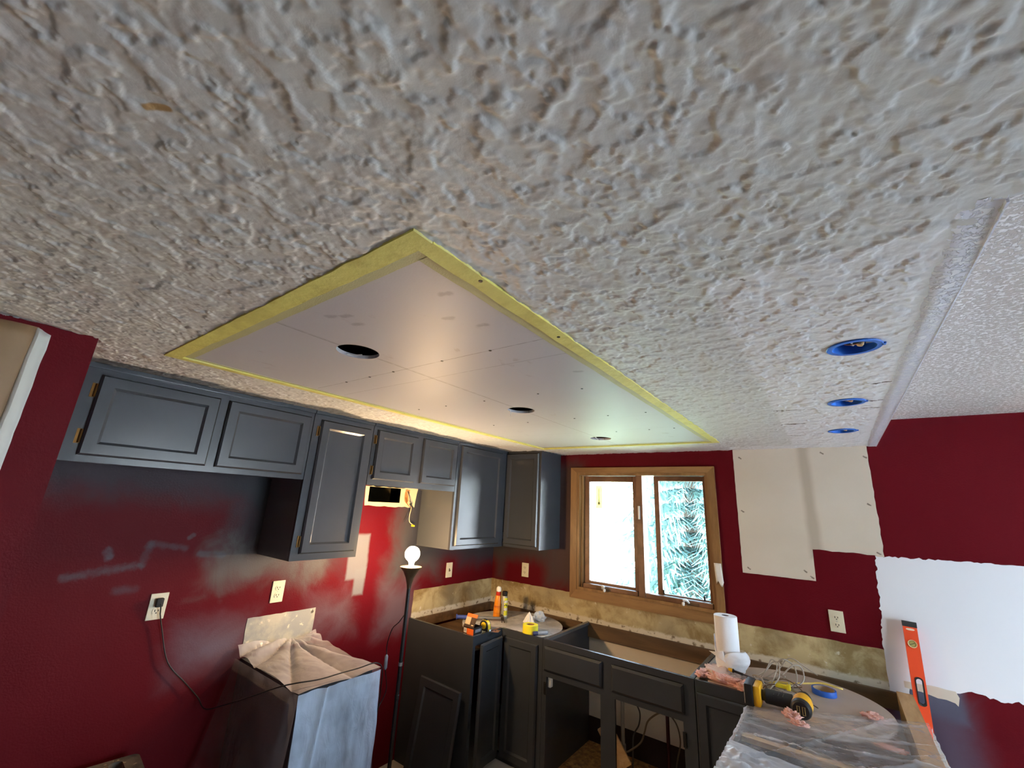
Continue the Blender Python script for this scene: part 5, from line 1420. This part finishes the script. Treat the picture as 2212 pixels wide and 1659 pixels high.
# ------------------------------------------------------------------ outside
struct('ground', MB().box(-60, 60, -40, 60, -.65, -.60), simple('pale_paving', (172, 172, 174), .9, 0, .08, .6))
struct('lawn', MB().box(-30, 1.5, YB + 1.2, 50, -.60, -.58), simple('sunlit_lawn', (146, 164, 130), .9, 0, .12, .6))
def leaf_mat(name, a, b):
    g = N(name)
    return g.done(g.mix(g.noise(2.2, 3), lin(a), lin(b)), .7)
MAT['spruce'] = leaf_mat('blue_spruce_needles', (104, 138, 136), (150, 180, 176))
MAT['leaf'] = leaf_mat('summer_leaves', (170, 196, 140), (214, 226, 180))
MAT['bark'] = simple('grey_bark', (96, 84, 72), .9, 0, .2, 9, .004)
def spruce(x, y, h, rad, seed, label):
    random.seed(seed); t = thing('spruce_tree', (x, y, -.6), label, 'tree', 'trees beyond the window')
    build('trunk', MB().lathe([(.16, 0), (.12, h * .4), (.05, h * .85), (.01, h)], (x, y, -.6), n=12), 'bark', t, True)
    m = MB(); tiers = int(h / .26)
    for i in range(tiers):
        s = i / tiers; R = rad * (1 - s) ** .85 + .08; z = -.6 + .25 + s * (h - .4); nb = max(6, int(15 * (1 - s) + 6))
        for k in range(nb):
            a = 2 * PI * (k + random.random()) / nb; L = R * (.75 + .4 * random.random()); dr_ = -.22 - .25 * random.random()
            d = Vector((math.cos(a), math.sin(a), 0)); sd_ = Vector((-d.y, d.x, 0)); n = max(4, int(L / .12))
            for q in range(1, n + 1):
                f = q / n; p = Vector((x, y, z)) + d * (L * f) + Vector((0, 0, dr_ * L * f * f + .10 * L * max(0, f - .75)))
                w = (.10 + .20 * (1 - f)) * (.7 + .6 * random.random())
                for s_ in (-1, 1):
                    e = p + sd_ * (s_ * w) + d * (.08 + .05 * random.random()) + Vector((0, 0, -.05 - .10 * random.random()))
                    o_ = d * .045
                    m.add([p - o_, p + o_, e + o_ * .6, e - o_ * .3], [(0, 1, 2, 3)])
                    e2 = p + sd_ * (s_ * w * .4) + Vector((0, 0, -.16 - .12 * random.random()))
                    m.add([p - o_, p + o_, e2], [(0, 1, 2)])
    f = build('foliage', m, 'spruce', t); f['kind'] = 'stuff'
def leafy(x, y, h, seed, label):
    random.seed(seed); t = thing('leafy_tree', (x, y, -.6), label, 'tree', 'trees beyond the window')
    build('trunk', MB().tube([(x, y, -.6), (x + .1, y, h * .4), (x, y + .1, h * .9)], [.14, .10, .03], 10, 3), 'bark', t, True)
    m = MB()
    for c in range(14):
        cz = h * (.45 + .5 * random.random()); ca = random.random() * 2 * PI; cr = random.random() * h * .24
        cc = Vector((x + cr * math.cos(ca), y + cr * math.sin(ca), cz - .4))
        for k in range(46):
            p = cc + Vector((random.gauss(0, .30), random.gauss(0, .30), random.gauss(0, .24)))
            a = Vector((random.gauss(0, 1), random.gauss(0, 1), random.gauss(0, 1))).normalized() * .09; b_ = a.orthogonal().normalized() * .05
            m.add([p - a, p + b_, p + a, p - b_], [(0, 1, 2, 3)])
    f = build('foliage', m, 'leaf', t); f['kind'] = 'stuff'
spruce(-2.1, 8.4, 7.5, 1.55, 4, 'blue-green spruce filling the right window pane')
leafy(-6.9, 16.5, 6.0, 12, 'faint leafy tree far behind the left window pane')
